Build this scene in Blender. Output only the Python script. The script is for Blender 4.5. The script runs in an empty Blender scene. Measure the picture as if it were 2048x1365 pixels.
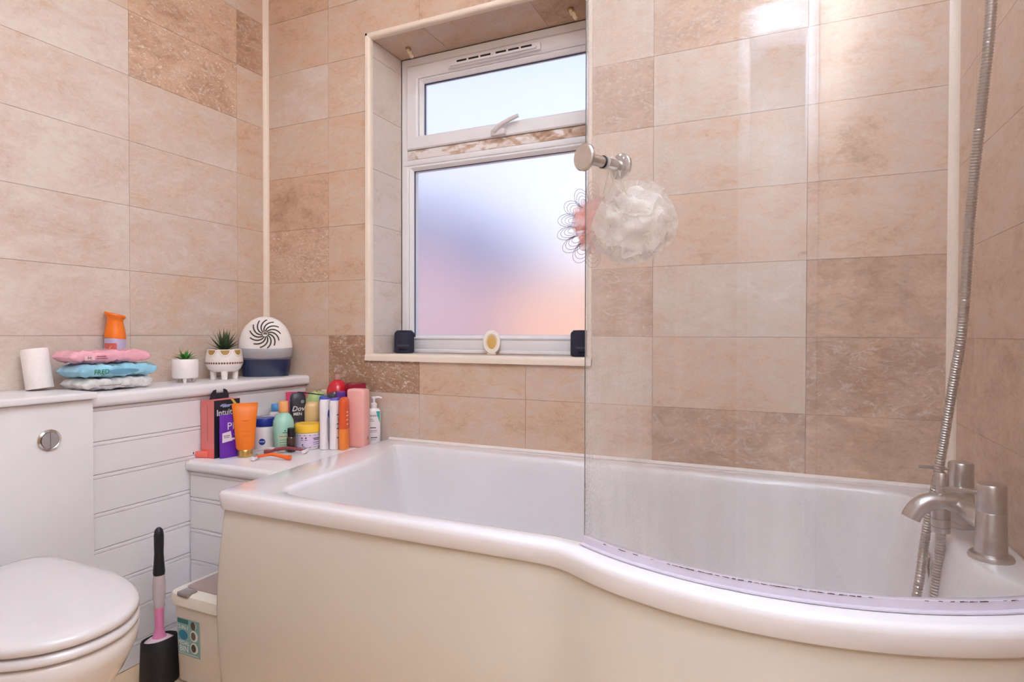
import bpy, bmesh, math, random
from mathutils import Vector, Matrix
R_ = random.Random(7)
PI = math.pi
sc = bpy.context.scene
COL = sc.collection
H = 0.92                      # height of the level tile joint above the floor

# ------------------------------------------------------------------ camera
cam_d = bpy.data.cameras.new('camera'); cam = bpy.data.objects.new('camera', cam_d); COL.objects.link(cam)
cam_d.sensor_width = 36; cam_d.lens = 36 * 1186.13 / 2048; cam_d.clip_start = 0.02
yaw, pit, rol = 0.4263, -0.0126, 0.0018
fw = Vector((-math.sin(yaw) * math.cos(pit), math.cos(yaw) * math.cos(pit), math.sin(pit)))
rt = Vector((math.cos(yaw), math.sin(yaw), 0)); up = rt.cross(fw)
r2 = rt * math.cos(rol) + up * math.sin(rol); u2 = -rt * math.sin(rol) + up * math.cos(rol)
M = Matrix((r2, u2, -fw)).transposed().to_4x4(); M.translation = Vector((1.8324, -1.7154, H + 0.0082))
cam.matrix_world = M
sc.camera = cam

# ------------------------------------------------------------------ world, sun, lamps, exposure
w = bpy.data.worlds.new('world'); sc.world = w; w.use_nodes = True
nt = w.node_tree; nt.nodes.clear()
wo = nt.nodes.new('ShaderNodeOutputWorld'); bg = nt.nodes.new('ShaderNodeBackground')
tc = nt.nodes.new('ShaderNodeTexCoord'); sx = nt.nodes.new('ShaderNodeSeparateXYZ'); cr = nt.nodes.new('ShaderNodeValToRGB')
nt.links.new(tc.outputs['Generated'], sx.inputs[0]); nt.links.new(sx.outputs['Z'], cr.inputs[0])
cr.color_ramp.elements[0].position = 0.0; cr.color_ramp.elements[0].color = (1.0, 0.985, 1.0, 1)
cr.color_ramp.elements[1].position = 0.6; cr.color_ramp.elements[1].color = (0.46, 0.58, 1.0, 1)
nt.links.new(cr.outputs[0], bg.inputs[0]); bg.inputs[1].default_value = 1.34
nt.links.new(bg.outputs[0], wo.inputs[0])
sun_d = bpy.data.lights.new('sun', 'SUN'); sun = bpy.data.objects.new('sun', sun_d); COL.objects.link(sun)
sun_d.energy = 3.0; sun_d.angle = 0.01; sun_d.color = (1, 0.86, 0.68)
sun.rotation_euler = Vector((-0.55, 0.75, -0.5)).to_track_quat('-Z', 'Y').to_euler()
LAMP_SPOTS = [(0.62, -0.62), (1.45, -0.62), (0.62, -1.5), (1.45, -1.5)]
LAMP_WATTS = 1.5
LAMP_COLOR = (0.66, 0.83, 1.0)
HALL_WATTS = 20
# added fill lamp, aimed at the right wall and ceiling for soft light
fl_d = bpy.data.lights.new('bounce_fill', 'AREA'); fl_d.shape = 'RECTANGLE'; fl_d.size = 0.10; fl_d.size_y = 0.06; fl_d.energy = 72; fl_d.color = (0.58, 0.77, 1.0); fl_d.spread = 2.15
fl = bpy.data.objects.new('bounce_fill', fl_d); COL.objects.link(fl); fl.location = (1.40, -1.55, 1.70)
fl.rotation_euler = Vector((0.74, 0.0, 0.60)).to_track_quat('-Z', 'Y').to_euler()
sc.view_settings.view_transform = 'Standard'; sc.view_settings.look = 'None'
sc.view_settings.gamma = 1; sc.view_settings.use_curve_mapping = False
sc.view_settings.exposure = 0.09
sc.cycles.max_bounces = 14; sc.cycles.transparent_max_bounces = 24
sc.cycles.transmission_bounces = 10; sc.cycles.diffuse_bounces = 6

# ------------------------------------------------------------------ materials
def lin(h):
    c = [int(h[i:i + 2], 16) / 255 for i in (0, 2, 4)]
    return tuple(x / 12.92 if x <= 0.04045 else ((x + 0.055) / 1.055) ** 2.4 for x in c) + (1,)
MATS = {}
def mat(name, hexc='FFFFFF', rough=0.5, metal=0.0, var=0.03, scale=30, coat=0.0, trans=0.0, ior=1.45, sss=0.0, bump=0.0, emit=0.0):
    """a procedural surface: flat colour with a faint noise variation"""
    if name in MATS: return MATS[name]
    m = bpy.data.materials.new(name); m.use_nodes = True; n = m.node_tree.nodes; l = m.node_tree.links
    b = n['Principled BSDF']; c = lin(hexc)
    b.inputs['Roughness'].default_value = rough; b.inputs['Metallic'].default_value = metal
    b.inputs['Coat Weight'].default_value = coat; b.inputs['Coat Roughness'].default_value = 0.08
    b.inputs['Transmission Weight'].default_value = trans; b.inputs['IOR'].default_value = ior
    if sss: b.inputs['Subsurface Weight'].default_value = sss; b.inputs['Subsurface Radius'].default_value = (0.01, 0.008, 0.006)
    t = n.new('ShaderNodeTexCoord'); z = n.new('ShaderNodeTexNoise'); z.inputs['Scale'].default_value = scale; z.inputs['Detail'].default_value = 4
    l.new(t.outputs['Object'], z.inputs['Vector'])
    r = n.new('ShaderNodeValToRGB'); r.color_ramp.elements[0].position = 0.3; r.color_ramp.elements[1].position = 0.7
    r.color_ramp.elements[0].color = tuple(max(0, x * (1 - var)) for x in c[:3]) + (1,)
    r.color_ramp.elements[1].color = tuple(min(1, x * (1 + var)) for x in c[:3]) + (1,)
    l.new(z.outputs['Fac'], r.inputs[0]); l.new(r.outputs[0], b.inputs['Base Color'])
    if bump:
        bp = n.new('ShaderNodeBump'); bp.inputs['Strength'].default_value = bump; bp.inputs['Distance'].default_value = 0.002
        l.new(z.outputs['Fac'], bp.inputs['Height']); l.new(bp.outputs[0], b.inputs['Normal'])
    if emit:
        b.inputs['Emission Color'].default_value = c; b.inputs['Emission Strength'].default_value = emit
    MATS[name] = m
    return m

def travertine():
    m = bpy.data.materials.new('travertine'); m.use_nodes = True; n = m.node_tree.nodes; l = m.node_tree.links
    b = n['Principled BSDF']
    t = n.new('ShaderNodeTexCoord')
    aS = n.new('ShaderNodeAttribute'); aS.attribute_type = 'OBJECT'; aS.attribute_name = 'seed'
    aT = n.new('ShaderNodeAttribute'); aT.attribute_type = 'OBJECT'; aT.attribute_name = 'tone'
    aV = n.new('ShaderNodeAttribute'); aV.attribute_type = 'OBJECT'; aV.attribute_name = 'vein'
    cb = n.new('ShaderNodeCombineXYZ')
    def mth(op, a, bb=None, cl=False):
        x = n.new('ShaderNodeMath'); x.operation = op; x.use_clamp = cl
        for i, v in enumerate((a, bb)):
            if v is None: continue
            if isinstance(v, (int, float)): x.inputs[i].default_value = v
            else: l.new(v, x.inputs[i])
        return x.outputs[0]
    s = aS.outputs['Fac']
    l.new(mth('MULTIPLY', s, 13.7), cb.inputs[0]); l.new(mth('MULTIPLY', s, 7.3), cb.inputs[1]); l.new(mth('MULTIPLY', s, 3.9), cb.inputs[2])
    ad = n.new('ShaderNodeVectorMath'); ad.operation = 'ADD'; l.new(t.outputs['Object'], ad.inputs[0]); l.new(cb.outputs[0], ad.inputs[1])
    mp = n.new('ShaderNodeMapping'); l.new(ad.outputs[0], mp.inputs[0]); mp.inputs['Rotation'].default_value = (0.25, 0.35, 0.2); mp.inputs['Scale'].default_value = (1, 1, 1.7)
    def noise(sc_, det, ro, dist, vec=mp.outputs[0]):
        z = n.new('ShaderNodeTexNoise'); z.inputs['Scale'].default_value = sc_; z.inputs['Detail'].default_value = det
        z.inputs['Roughness'].default_value = ro; z.inputs['Distortion'].default_value = dist; l.new(vec, z.inputs['Vector'])
        return z.outputs['Fac']
    n1 = noise(5.5, 7, 0.62, 0.5); n2 = noise(26, 8, 0.7, 0.8); n3 = noise(9, 5, 0.6, 1.6); n4 = noise(150, 3, 0.6, 0)
    # tone with cloudy variation
    k = mth('MULTIPLY', mth('SUBTRACT', n1, 0.5), 0.95)
    k2 = mth('MULTIPLY', mth('SUBTRACT', n2, 0.5), 0.95)
    k4 = mth('MULTIPLY', mth('SUBTRACT', n4, 0.5), 0.32)
    tone = mth('ADD', mth('ADD', mth('ADD', aT.outputs['Fac'], k), k2), k4, True)
    rp = n.new('ShaderNodeValToRGB'); e = rp.color_ramp.elements
    e[0].position = 0; e[0].color = lin('D9CBC0'); e[1].position = 1; e[1].color = lin('A47F64')
    x = e.new(0.28); x.color = lin('CFBBAC'); x = e.new(0.55); x.color = lin('CFAD92')
    l.new(tone, rp.inputs[0])
    # pale veins / chips: ridges of warped noise
    rid = mth('SUBTRACT', 1.0, mth('MULTIPLY', mth('ABSOLUTE', mth('SUBTRACT', n3, 0.5)), 18), True)
    brk = mth('MULTIPLY', mth('SUBTRACT', n2, 0.47), 9, True)
    vf = mth('MULTIPLY', mth('MULTIPLY', rid, brk), mth('MINIMUM', aV.outputs['Fac'], 0.6), True)
    spk = mth('MULTIPLY', mth('MULTIPLY', mth('SUBTRACT', noise(70, 3, 0.7, 0.4), 0.585), 16, True), mth('MULTIPLY', mth('SUBTRACT', aV.outputs['Fac'], 0.25), 1.2, True))
    vf = mth('MAXIMUM', vf, spk, True)
    mx = n.new('ShaderNodeMix'); mx.data_type = 'RGBA'; l.new(mth('MULTIPLY', vf, 0.75), mx.inputs['Factor']); l.new(rp.outputs[0], mx.inputs['A']); mx.inputs['B'].default_value = lin('EDE0D4')
    # thin dark cracks
    n5 = noise(4.2, 9, 0.72, 0.9)
    ck = mth('SUBTRACT', 1.0, mth('MULTIPLY', mth('ABSOLUTE', mth('SUBTRACT', n5, 0.5)), 120), True)
    gate = mth('MULTIPLY', mth('SUBTRACT', n1, 0.52), 8, True)
    mx2 = n.new('ShaderNodeMix'); mx2.data_type = 'RGBA'; l.new(mth('MULTIPLY', mth('MULTIPLY', ck, gate), 0.5), mx2.inputs['Factor']); l.new(mx.outputs['Result'], mx2.inputs['A']); mx2.inputs['B'].default_value = lin('9A7B66')
    l.new(mx2.outputs['Result'], b.inputs['Base Color'])
    b.inputs['Roughness'].default_value = 0.42; b.inputs['Specular IOR Level'].default_value = 0.3
    bp = n.new('ShaderNodeBump'); bp.inputs['Strength'].default_value = 0.35; bp.inputs['Distance'].default_value = 0.002
    l.new(mth('ADD', n2, mth('MULTIPLY', vf, 0.5)), bp.inputs['Height']); l.new(bp.outputs[0], b.inputs['Normal'])
    return m
TRAV = travertine()

def screen_glass():
    m = bpy.data.materials.new('limescaled_glass'); m.use_nodes = True; n = m.node_tree.nodes; l = m.node_tree.links
    n.clear()
    o = n.new('ShaderNodeOutputMaterial'); tr = n.new('ShaderNodeBsdfTransparent'); tr.inputs[0].default_value = (0.975, 0.98, 0.98, 1)
    gl = n.new('ShaderNodeBsdfGlossy'); gl.inputs['Roughness'].default_value = 0.01
    df = n.new('ShaderNodeBsdfDiffuse'); df.inputs[0].default_value = lin('F2EEEE')
    tl = n.new('ShaderNodeBsdfTranslucent'); tl.inputs[0].default_value = lin('F2EEEE')
    hz = n.new('ShaderNodeMixShader'); hz.inputs[0].default_value = 0.45; l.new(df.outputs[0], hz.inputs[1]); l.new(tl.outputs[0], hz.inputs[2])
    fr = n.new('ShaderNodeFresnel'); ge = n.new('ShaderNodeNewGeometry'); io = n.new('ShaderNodeMapRange')   # both faces reflect like the outer one: no total reflection inside the thin pane
    io.inputs['To Min'].default_value = 1.66; io.inputs['To Max'].default_value = 1 / 1.66; l.new(ge.outputs['Backfacing'], io.inputs['Value']); l.new(io.outputs[0], fr.inputs[0])
    g1 = n.new('ShaderNodeMixShader'); l.new(fr.outputs[0], g1.inputs[0]); l.new(tr.outputs[0], g1.inputs[1]); l.new(gl.outputs[0], g1.inputs[2])
    t = n.new('ShaderNodeTexCoord'); mp = n.new('ShaderNodeMapping'); mp.inputs['Scale'].default_value = (22, 22, 1.1); l.new(t.outputs['Object'], mp.inputs[0])
    z = n.new('ShaderNodeTexNoise'); z.inputs['Scale'].default_value = 1.0; z.inputs['Detail'].default_value = 5; l.new(mp.outputs[0], z.inputs[0])
    z2 = n.new('ShaderNodeTexNoise'); z2.inputs['Scale'].default_value = 420; z2.inputs['Detail'].default_value = 2; l.new(t.outputs['Object'], z2.inputs[0])
    sx = n.new('ShaderNodeSeparateXYZ'); l.new(t.outputs['Object'], sx.inputs[0])
    edge = n.new('ShaderNodeMapRange'); edge.inputs['From Min'].default_value = -0.30; edge.inputs['From Max'].default_value = -0.10; edge.inputs['To Min'].default_value = 0.22; edge.inputs['To Max'].default_value = 0.06; l.new(sx.outputs['X'], edge.inputs['Value'])
    a = n.new('ShaderNodeMath'); a.operation = 'MULTIPLY'; l.new(edge.outputs[0], a.inputs[0])
    b1 = n.new('ShaderNodeMapRange'); b1.inputs['From Min'].default_value = 0.3; b1.inputs['From Max'].default_value = 0.7; b1.inputs['To Min'].default_value = 0.55; b1.inputs['To Max'].default_value = 1.35; l.new(z.outputs['Fac'], b1.inputs['Value'])
    b2 = n.new('ShaderNodeMapRange'); b2.inputs['From Min'].default_value = 0.35; b2.inputs['From Max'].default_value = 0.7; b2.inputs['To Min'].default_value = 0.8; b2.inputs['To Max'].default_value = 1.4; l.new(z2.outputs['Fac'], b2.inputs['Value'])
    c = n.new('ShaderNodeMath'); c.operation = 'MULTIPLY'; l.new(b1.outputs[0], c.inputs[0]); l.new(b2.outputs[0], c.inputs[1]); l.new(c.outputs[0], a.inputs[1])
    g2 = n.new('ShaderNodeMixShader'); l.new(a.outputs[0], g2.inputs[0]); l.new(g1.outputs[0], g2.inputs[1]); l.new(hz.outputs[0], g2.inputs[2])
    l.new(g2.outputs[0], o.inputs[0])
    return m

def stained_pvc():
    """white window plastic with brown mould smears (for the transom ledge)"""
    m = bpy.data.materials.new('stained_pvc'); m.use_nodes = True; n = m.node_tree.nodes; l = m.node_tree.links
    b = n['Principled BSDF']; b.inputs['Roughness'].default_value = 0.35
    t = n.new('ShaderNodeTexCoord'); mp = n.new('ShaderNodeMapping'); mp.inputs['Scale'].default_value = (14, 3, 26); l.new(t.outputs['Object'], mp.inputs[0])
    z = n.new('ShaderNodeTexNoise'); z.inputs['Scale'].default_value = 1.6; z.inputs['Detail'].default_value = 6; z.inputs['Distortion'].default_value = 0.7; l.new(mp.outputs[0], z.inputs[0])
    sx = n.new('ShaderNodeSeparateXYZ'); l.new(t.outputs['Object'], sx.inputs[0])
    mr = n.new('ShaderNodeMapRange'); mr.inputs['From Min'].default_value = 0.5; mr.inputs['From Max'].default_value = 1.25; mr.inputs['To Min'].default_value = -0.12; mr.inputs['To Max'].default_value = 0.14; l.new(sx.outputs['X'], mr.inputs['Value'])
    ad = n.new('ShaderNodeMath'); ad.operation = 'ADD'; l.new(z.outputs['Fac'], ad.inputs[0]); l.new(mr.outputs[0], ad.inputs[1])
    r = n.new('ShaderNodeValToRGB'); e = r.color_ramp.elements; e[0].position = 0.42; e[0].color = lin('EBE3DF'); e[1].position = 0.78; e[1].color = lin('9B7458')
    x = e.new(0.56); x.color = lin('CDB19B')
    l.new(ad.outputs[0], r.inputs[0]); l.new(r.outputs[0], b.inputs['Base Color'])
    return m

WHITE = mat('white_acrylic', 'E4DFE1', 0.16, coat=0.4, var=0.008)
CERAM = mat('white_ceramic', 'E0DAD8', 0.1, coat=0.5, var=0.008)
SEATP = mat('white_seat_plastic', 'DCD6D7', 0.13, coat=0.4, var=0.006)
PAINT = mat('white_gloss_paint', 'E9E5E7', 0.3, var=0.012, scale=9)
CREAM = mat('cream_acrylic', 'D0C6B8', 0.22, coat=0.3, var=0.012, scale=5)
TRIMM = mat('cream_plastic_trim', 'E9D8C6', 0.35, var=0.03, scale=12)
PVC = mat('white_pvc', 'E9E5E6', 0.3, var=0.012)
CHROME = mat('chrome', 'C9C4C0', 0.16, 1.0, var=0.06, scale=60)
BRUSH = mat('brushed_steel', 'BDB6B2', 0.3, 1.0, var=0.08, scale=90)
GROUT = mat('grout', '9C8370', 0.9)
CEILM = mat('ceiling_paint', 'EEEEEE', 0.8)
HALLM = mat('hall_paint', 'ECEBEB', 0.7)
DARKP = mat('black_plastic', '1E1C1F', 0.4)
CLEAR = mat('clear_plastic', 'F4F2F2', 0.12, trans=0.9, ior=1.2, var=0.0)

# ------------------------------------------------------------------ geometry helpers
class G:
    def __init__(s): s.v = []; s.f = []
    def add(s, V, F):
        o = len(s.v); s.v += [tuple(p) for p in V]; s.f += [tuple(i + o for i in f) for f in F]; return s
    def map(s, fn): s.v = [tuple(fn(Vector(p))) for p in s.v]; return s
    def move(s, x, y, z): return s.map(lambda p: p + Vector((x, y, z)))
    def rot(s, axis, a): m = Matrix.Rotation(a, 3, axis); return s.map(lambda p: m @ p)
    def join(s, o): return s.add(o.v, o.f)

def box(x0, x1, y0, y1, z0, z1, bev=0.0, seg=2):
    g = G()
    if bev <= 0:
        V = [(x, y, z) for z in (z0, z1) for y in (y0, y1) for x in (x0, x1)]
        return g.add(V, [(0, 2, 3, 1), (4, 5, 7, 6), (0, 1, 5, 4), (2, 6, 7, 3), (0, 4, 6, 2), (1, 3, 7, 5)])
    bm = bmesh.new(); bmesh.ops.create_cube(bm, size=1)
    for v in bm.verts: v.co = ((x0 + x1) / 2 + v.co.x * (x1 - x0), (y0 + y1) / 2 + v.co.y * (y1 - y0), (z0 + z1) / 2 + v.co.z * (z1 - z0))
    bmesh.ops.bevel(bm, geom=bm.edges[:], offset=bev, segments=seg, profile=0.5, affect='EDGES')
    bm.verts.index_update(); g.add([v.co.copy() for v in bm.verts], [[v.index for v in f.verts] for f in bm.faces]); bm.free()
    return g
def loft(loops, cap0=True, cap1=True, closed=True):
    """loops: lists of points with equal counts"""
    g = G(); n = len(loops[0]); V = [p for L in loops for p in L]; F = []
    for i in range(len(loops) - 1):
        for j in range(n if closed else n - 1):
            k = (j + 1) % n
            F.append((i * n + j, i * n + k, (i + 1) * n + k, (i + 1) * n + j))
    if cap0: F.append(tuple(range(n))[::-1])
    if cap1: F.append(tuple((len(loops) - 1) * n + j for j in range(n)))
    return g.add(V, F)
def sup(a, b, z, n=32, e=2.0, cx=0, cy=0):
    """superellipse loop"""
    out = []
    for i in range(n):
        t = 2 * PI * i / n; c, s = math.cos(t), math.sin(t)
        out.append((cx + a * math.copysign(abs(c) ** (2 / e), c), cy + b * math.copysign(abs(s) ** (2 / e), s), z))
    return out
def lathe(prof, n=32, cap0=True, cap1=True): return loft([sup(max(r, 1e-5), max(r, 1e-5), z, n) for r, z in prof], cap0, cap1)
def body(prof, n=32, e=2.0): return loft([sup(max(p[1], 1e-5), max(p[2], 1e-5), p[0], n, p[3] if len(p) > 3 else e) for p in prof])
def tube(path, r, n=12, cap=True):
    P = [Vector(p) for p in path]; loops = []; N = len(P)
    ref = None
    for i, p in enumerate(P):
        d = (P[min(i + 1, N - 1)] - P[max(i - 1, 0)]).normalized()
        if ref is None:
            ref = d.orthogonal().normalized()
        else:
            ref = (ref - d * ref.dot(d)).normalized()
        b = d.cross(ref); rr = r(i / (N - 1)) if callable(r) else r
        loops.append([p + ref * rr * math.cos(2 * PI * k / n) + b * rr * math.sin(2 * PI * k / n) for k in range(n)])
    return loft(loops, cap, cap)
def spline(pts, m=8):
    """Catmull-Rom through the points"""
    P = [Vector(p) for p in pts]; P = [2 * P[0] - P[1]] + P + [2 * P[-1] - P[-2]]; out = []
    for i in range(1, len(P) - 2):
        for k in range(m):
            t = k / m; a, b, c, d = P[i - 1], P[i], P[i + 1], P[i + 2]
            out.append(0.5 * ((2 * b) + (c - a) * t + (2 * a - 5 * b + 4 * c - d) * t * t + (3 * b - a - 3 * c + d) * t ** 3))
    out.append(P[-2]); return out
def prism(poly, d0, d1, frame):
    """extrude a 2-D polygon between depths d0,d1; frame(u,v,d)->xyz"""
    n = len(poly); g = G()
    V = [frame(u, v, d0) for u, v in poly] + [frame(u, v, d1) for u, v in poly]
    F = [tuple(range(n))[::-1], tuple(range(n, 2 * n))] + [(i, (i + 1) % n, n + (i + 1) % n, n + i) for i in range(n)]
    return g.add(V, F)
def disc(r, z0, z1, n=28, bev=0.0):
    if bev: return lathe([(r - bev, z0), (r, z0 + bev), (r, z1 - bev), (r - bev, z1)], n)
    return lathe([(r, z0), (r, z1)], n)

def mesh(name, g, m, smooth=40):
    me = bpy.data.meshes.new(name); me.from_pydata(g.v, [], g.f)
    bm = bmesh.new(); bm.from_mesh(me); bmesh.ops.recalc_face_normals(bm, faces=bm.faces[:]); bm.to_mesh(me); bm.free()
    me.materials.append(m)
    if smooth:
        for p in me.polygons: p.use_smooth = True
        me.set_sharp_from_angle(angle=math.radians(smooth))
    return me
def obj(name, g, m, parent=None, smooth=40, loc=(0, 0, 0), label=None):
    o = bpy.data.objects.new(name, g if isinstance(g, bpy.types.Mesh) else mesh(name, g, m, smooth)); COL.objects.link(o)
    o.location = loc
    if parent is not None: o.parent = parent
    if label: o['label'] = label
    return o
def thing(name, label, cat, loc=(0, 0, 0), rz=0, group=None):
    o = bpy.data.objects.new(name, None); COL.objects.link(o); o.empty_display_size = 0.02
    o.location = loc; o.rotation_euler = (0, 0, rz); o['label'] = label; o['category'] = cat
    if group: o['group'] = group
    return o
def tag(o, label, cat, group=None):
    o['label'] = label; o['category'] = cat
    if group: o['group'] = group
    return o
def struct(name, g, m, parent=None, smooth=0):
    o = obj(name, g, m, parent, smooth); o['kind'] = 'structure'; return o
_tc = {}
def text(s, size, shear=0.0, bold=0.0, spacing=1.0):
    """flat lettering as (verts2d, faces), centred"""
    key = (s, size, shear, bold, spacing)
    if key not in _tc:
        cu = bpy.data.curves.new('lettering', 'FONT'); cu.body = s; cu.size = size; cu.shear = shear; cu.offset = bold * size; cu.resolution_u = 2
        cu.space_character = spacing; cu.align_x = 'CENTER'; cu.align_y = 'CENTER'
        o = bpy.data.objects.new('lettering', cu); COL.objects.link(o)
        me = bpy.data.meshes.new_from_object(o)
        _tc[key] = ([tuple(v.co[:2]) for v in me.vertices], [tuple(p.vertices) for p in me.polygons])
        bpy.data.objects.remove(o); bpy.data.curves.remove(cu); bpy.data.meshes.remove(me)
    return _tc[key]
def flat(shape, fn):
    V, F = shape; return G().add([fn(u, v) for u, v in V], F)
def bars(rows):
    """rows of thin print lines: (u0,u1,v,height)"""
    V = []; F = []
    for u0, u1, v, h in rows:
        n = 6; o = len(V)
        for i in range(n + 1):
            u = u0 + (u1 - u0) * i / n; V += [(u, v - h / 2), (u, v + h / 2)]
        F += [(o + 2 * i, o + 2 * i + 2, o + 2 * i + 3, o + 2 * i + 1) for i in range(n)]
    return V, F
def circ(r, cu=0, cv=0, n=24, sv=1.0):
    if n < 6: return [(cu + r * math.cos(2 * PI * i / n), cv + r * sv * math.sin(2 * PI * i / n)) for i in range(n)], [tuple(range(n))]
    V = []; m = max(4, n // 2)                       # columns, so that a disc can follow a curved wall
    for i in range(m + 1):
        c = -math.cos(PI * (i + 0.02) / (m + 0.04)); h = r * sv * math.sqrt(max(0, 1 - c * c)); V += [(cu + r * c, cv - h), (cu + r * c, cv + h)]
    return V, [(2 * i, 2 * i + 2, 2 * i + 3, 2 * i + 1) for i in range(m)]
def patch(u0, u1, v0, v1, n=10):
    V = []; F = []
    for i in range(n + 1):
        u = u0 + (u1 - u0) * i / n; V += [(u, v0), (u, v1)]
    return V, [(2 * i, 2 * i + 2, 2 * i + 3, 2 * i + 1) for i in range(n)]
def front(d): return lambda u, v: (u, -d, v)                                  # facing local -y
def wrap(r, a0=0.0): return lambda u, v: ((r) * math.sin(u / r + a0), -(r) * math.cos(u / r + a0), v)
def owrap(a, b):                                                              # oval body with half axes a,b
    q = 2 / 2.6
    return lambda u, v: (a * math.copysign(abs(math.sin(u / a)) ** q, u), -b * abs(math.cos(u / a)) ** q, v)

# ------------------------------------------------------------------ room shell
X1, YF, ZC = 2.208, -2.08, 2.42          # right wall, front wall, ceiling
OX0, OX1, OZ0, OZ1 = 0.486, 1.312, H - 0.085, H + 1.065   # window opening in the back wall
bw = G()
for b in ((-0.2, OX0, 0, ZC + 0.1), (OX1, X1 + 0.2, 0, ZC + 0.1), (OX0, OX1, 0, OZ0), (OX0, OX1, OZ1, ZC + 0.1)):
    bw.join(box(b[0], b[1], 0.010, 0.27, b[2], b[3]))
wall_back = struct('wall_back', bw, GROUT)
wall_left = struct('wall_left', box(-0.2, -0.010, -3.4, 0.010, 0, ZC + 0.1), GROUT)
wall_right = struct('wall_right', box(X1 + 0.010, X1 + 0.2, YF, 0.010, 0, ZC + 0.1), GROUT)
DX0, DX1, DZ = 1.55, 2.13, 1.97
wf = G()
for b in ((-0.01, DX0, 0, ZC + 0.1), (DX1, X1 + 0.2, 0, ZC + 0.1), (DX0, DX1, DZ, ZC + 0.1)): wf.join(box(b[0], b[1], YF - 0.1, YF, b[2], b[3]))
struct('wall_front', wf, mat('beige_wall_front', 'C4AA95', 0.5, var=0.08, scale=6))
struct('floor', box(-0.2, X1 + 0.8, -3.5, 0.27, -0.08, 0), mat('beige_vinyl_floor', 'E2C3A0', 0.45, var=0.08, scale=8))
struct('ceiling', box(-0.2, X1 + 0.8, -3.5, 0.27, ZC, ZC + 0.1), CEILM)
# a short hall beyond the open doorway behind the camera
struct('wall_hall_far', box(-0.2, X1 + 0.8, -3.5, -3.4, 0, ZC), HALLM)
struct('wall_hall_right', box(X1 + 0.6, X1 + 0.8, -3.4, YF - 0.1, 0, ZC), HALLM)
struct('wall_hall_return', box(X1 + 0.2, X1 + 0.8, YF - 0.1, YF, 0, ZC), HALLM)
dr = struct('door_1', G().join(box(DX0, DX0 + 0.03, YF - 0.1, YF, 0, DZ, 0.002)).join(box(DX1 - 0.03, DX1, YF - 0.1, YF, 0, DZ, 0.002)).join(box(DX0, DX1, YF - 0.1, YF, DZ - 0.03, DZ, 0.002)), PAINT)
for a, b, c, d in ((DX0 - 0.07, DX0 + 0.03, 0, DZ + 0.07), (DX1 - 0.03, DX1 + 0.07, 0, DZ + 0.07), (DX0 + 0.03, DX1 - 0.03, DZ - 0.03, DZ + 0.07)):
    obj('architrave', box(a, b, YF, YF + 0.018, c, d, 0.005).join(box(a + 0.012, b - 0.03 if b - a < 0.2 else b, YF + 0.016, YF + 0.024, c, d - 0.012, 0.003)), PAINT, dr)

# ---- tiles, one object each
TW = 0.3955; TH = 0.2
COLS = [0, 0.310, 0.705, 1.1005, 1.496, 1.891, X1]
_tm = {}
def tile(parent, poly, frame, tone, vein=0.25, depth=0.010):
    """poly in wall coordinates (along, up); its mesh is shared by tiles of the same outline"""
    g_ = 0.0004
    u0 = min(p[0] for p in poly); v0 = min(p[1] for p in poly); u1 = max(p[0] for p in poly); v1 = max(p[1] for p in poly)
    cu, cv = (u0 + u1) / 2, (v0 + v1) / 2
    def ins(p):
        return (p[0] - cu + (g_ if p[0] in (u0,) else -g_ if p[0] in (u1,) else 0), p[1] - cv + (g_ if p[1] in (v0,) else -g_ if p[1] in (v1,) else 0))
    key = (tuple((round(p[0] - cu, 4), round(p[1] - cv, 4)) for p in poly), frame.__name__)
    if key not in _tm:
        q = [ins(p) for p in poly]
        g = prism(q, -depth, 0, lambda u, v, d: frame(u, v, d, True))
        bm = bmesh.new(); me = mesh('tile', g, TRAV, 0); bm.from_mesh(me)
        fc = Vector(frame(0, 0, 0, True)); nrm = (Vector(frame(0, 0, 1, True)) - fc)
        ed = [e for e in bm.edges if all(abs((v.co - fc).dot(nrm)) < 1e-6 for v in e.verts)]
        bmesh.ops.bevel(bm, geom=ed, offset=0.0004, segments=1, affect='EDGES'); bm.to_mesh(me); bm.free()
        _tm[key] = me
    o = bpy.data.objects.new('tile', _tm[key]); COL.objects.link(o); o.parent = parent
    o.location = frame(cu, cv, 0, False)
    o['tone'] = float(tone + R_.uniform(-0.03, 0.03)); o['seed'] = R_.uniform(0, 40); o['vein'] = float(vein)
    return o
def fr_back(u, v, d, rel): return (u, -d, v) if rel else (u, 0, v)
def fr_left(u, v, d, rel): return (d, u, v) if rel else (0, u, v)
def fr_right(u, v, d, rel): return (-d, u, v) if rel else (X1, u, v)
# tone by column and row (row 0 starts at the level joint)
BT = {(0, -2): .45, (0, -1): .42, (0, 0): .42, (0, 1): .66, (0, 2): .72, (0, 3): .45, (0, 4): .3, (0, 5): .45, (0, 6): .6,
      (1, -2): .36, (1, -1): .98, (1, 0): .46, (1, 1): .5, (1, 2): .5, (1, 3): .5, (1, 4): .45, (1, 5): .5, (1, 6): .5,
      (2, -2): .46, (2, -1): .46, (2, 5): .5, (2, 6): .5, (3, -2): .5, (3, -1): .36, (3, 0): .8, (3, 1): .5, (3, 2): .4, (3, 3): .75, (3, 4): .38, (3, 5): .5,
      (4, -2): .85, (4, -1): .5, (4, 0): .3, (4, 1): .5, (4, 2): .4, (4, 3): .3, (4, 4): .65, (4, 5): .5,
      (5, -2): .8, (5, -1): .84, (5, 0): .78, (5, 1): .5, (5, 2): .46, (5, 3): .46, (5, 4): .45, (5, 5): .5}
BV = {(1, -1): 1.0, (0, 1): .9, (3, 0): .6, (5, -1): .55, (4, -2): .5, (0, 3): .4, (3, 3): .6, (1, 4): .5, (4, 4): .6}
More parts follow.
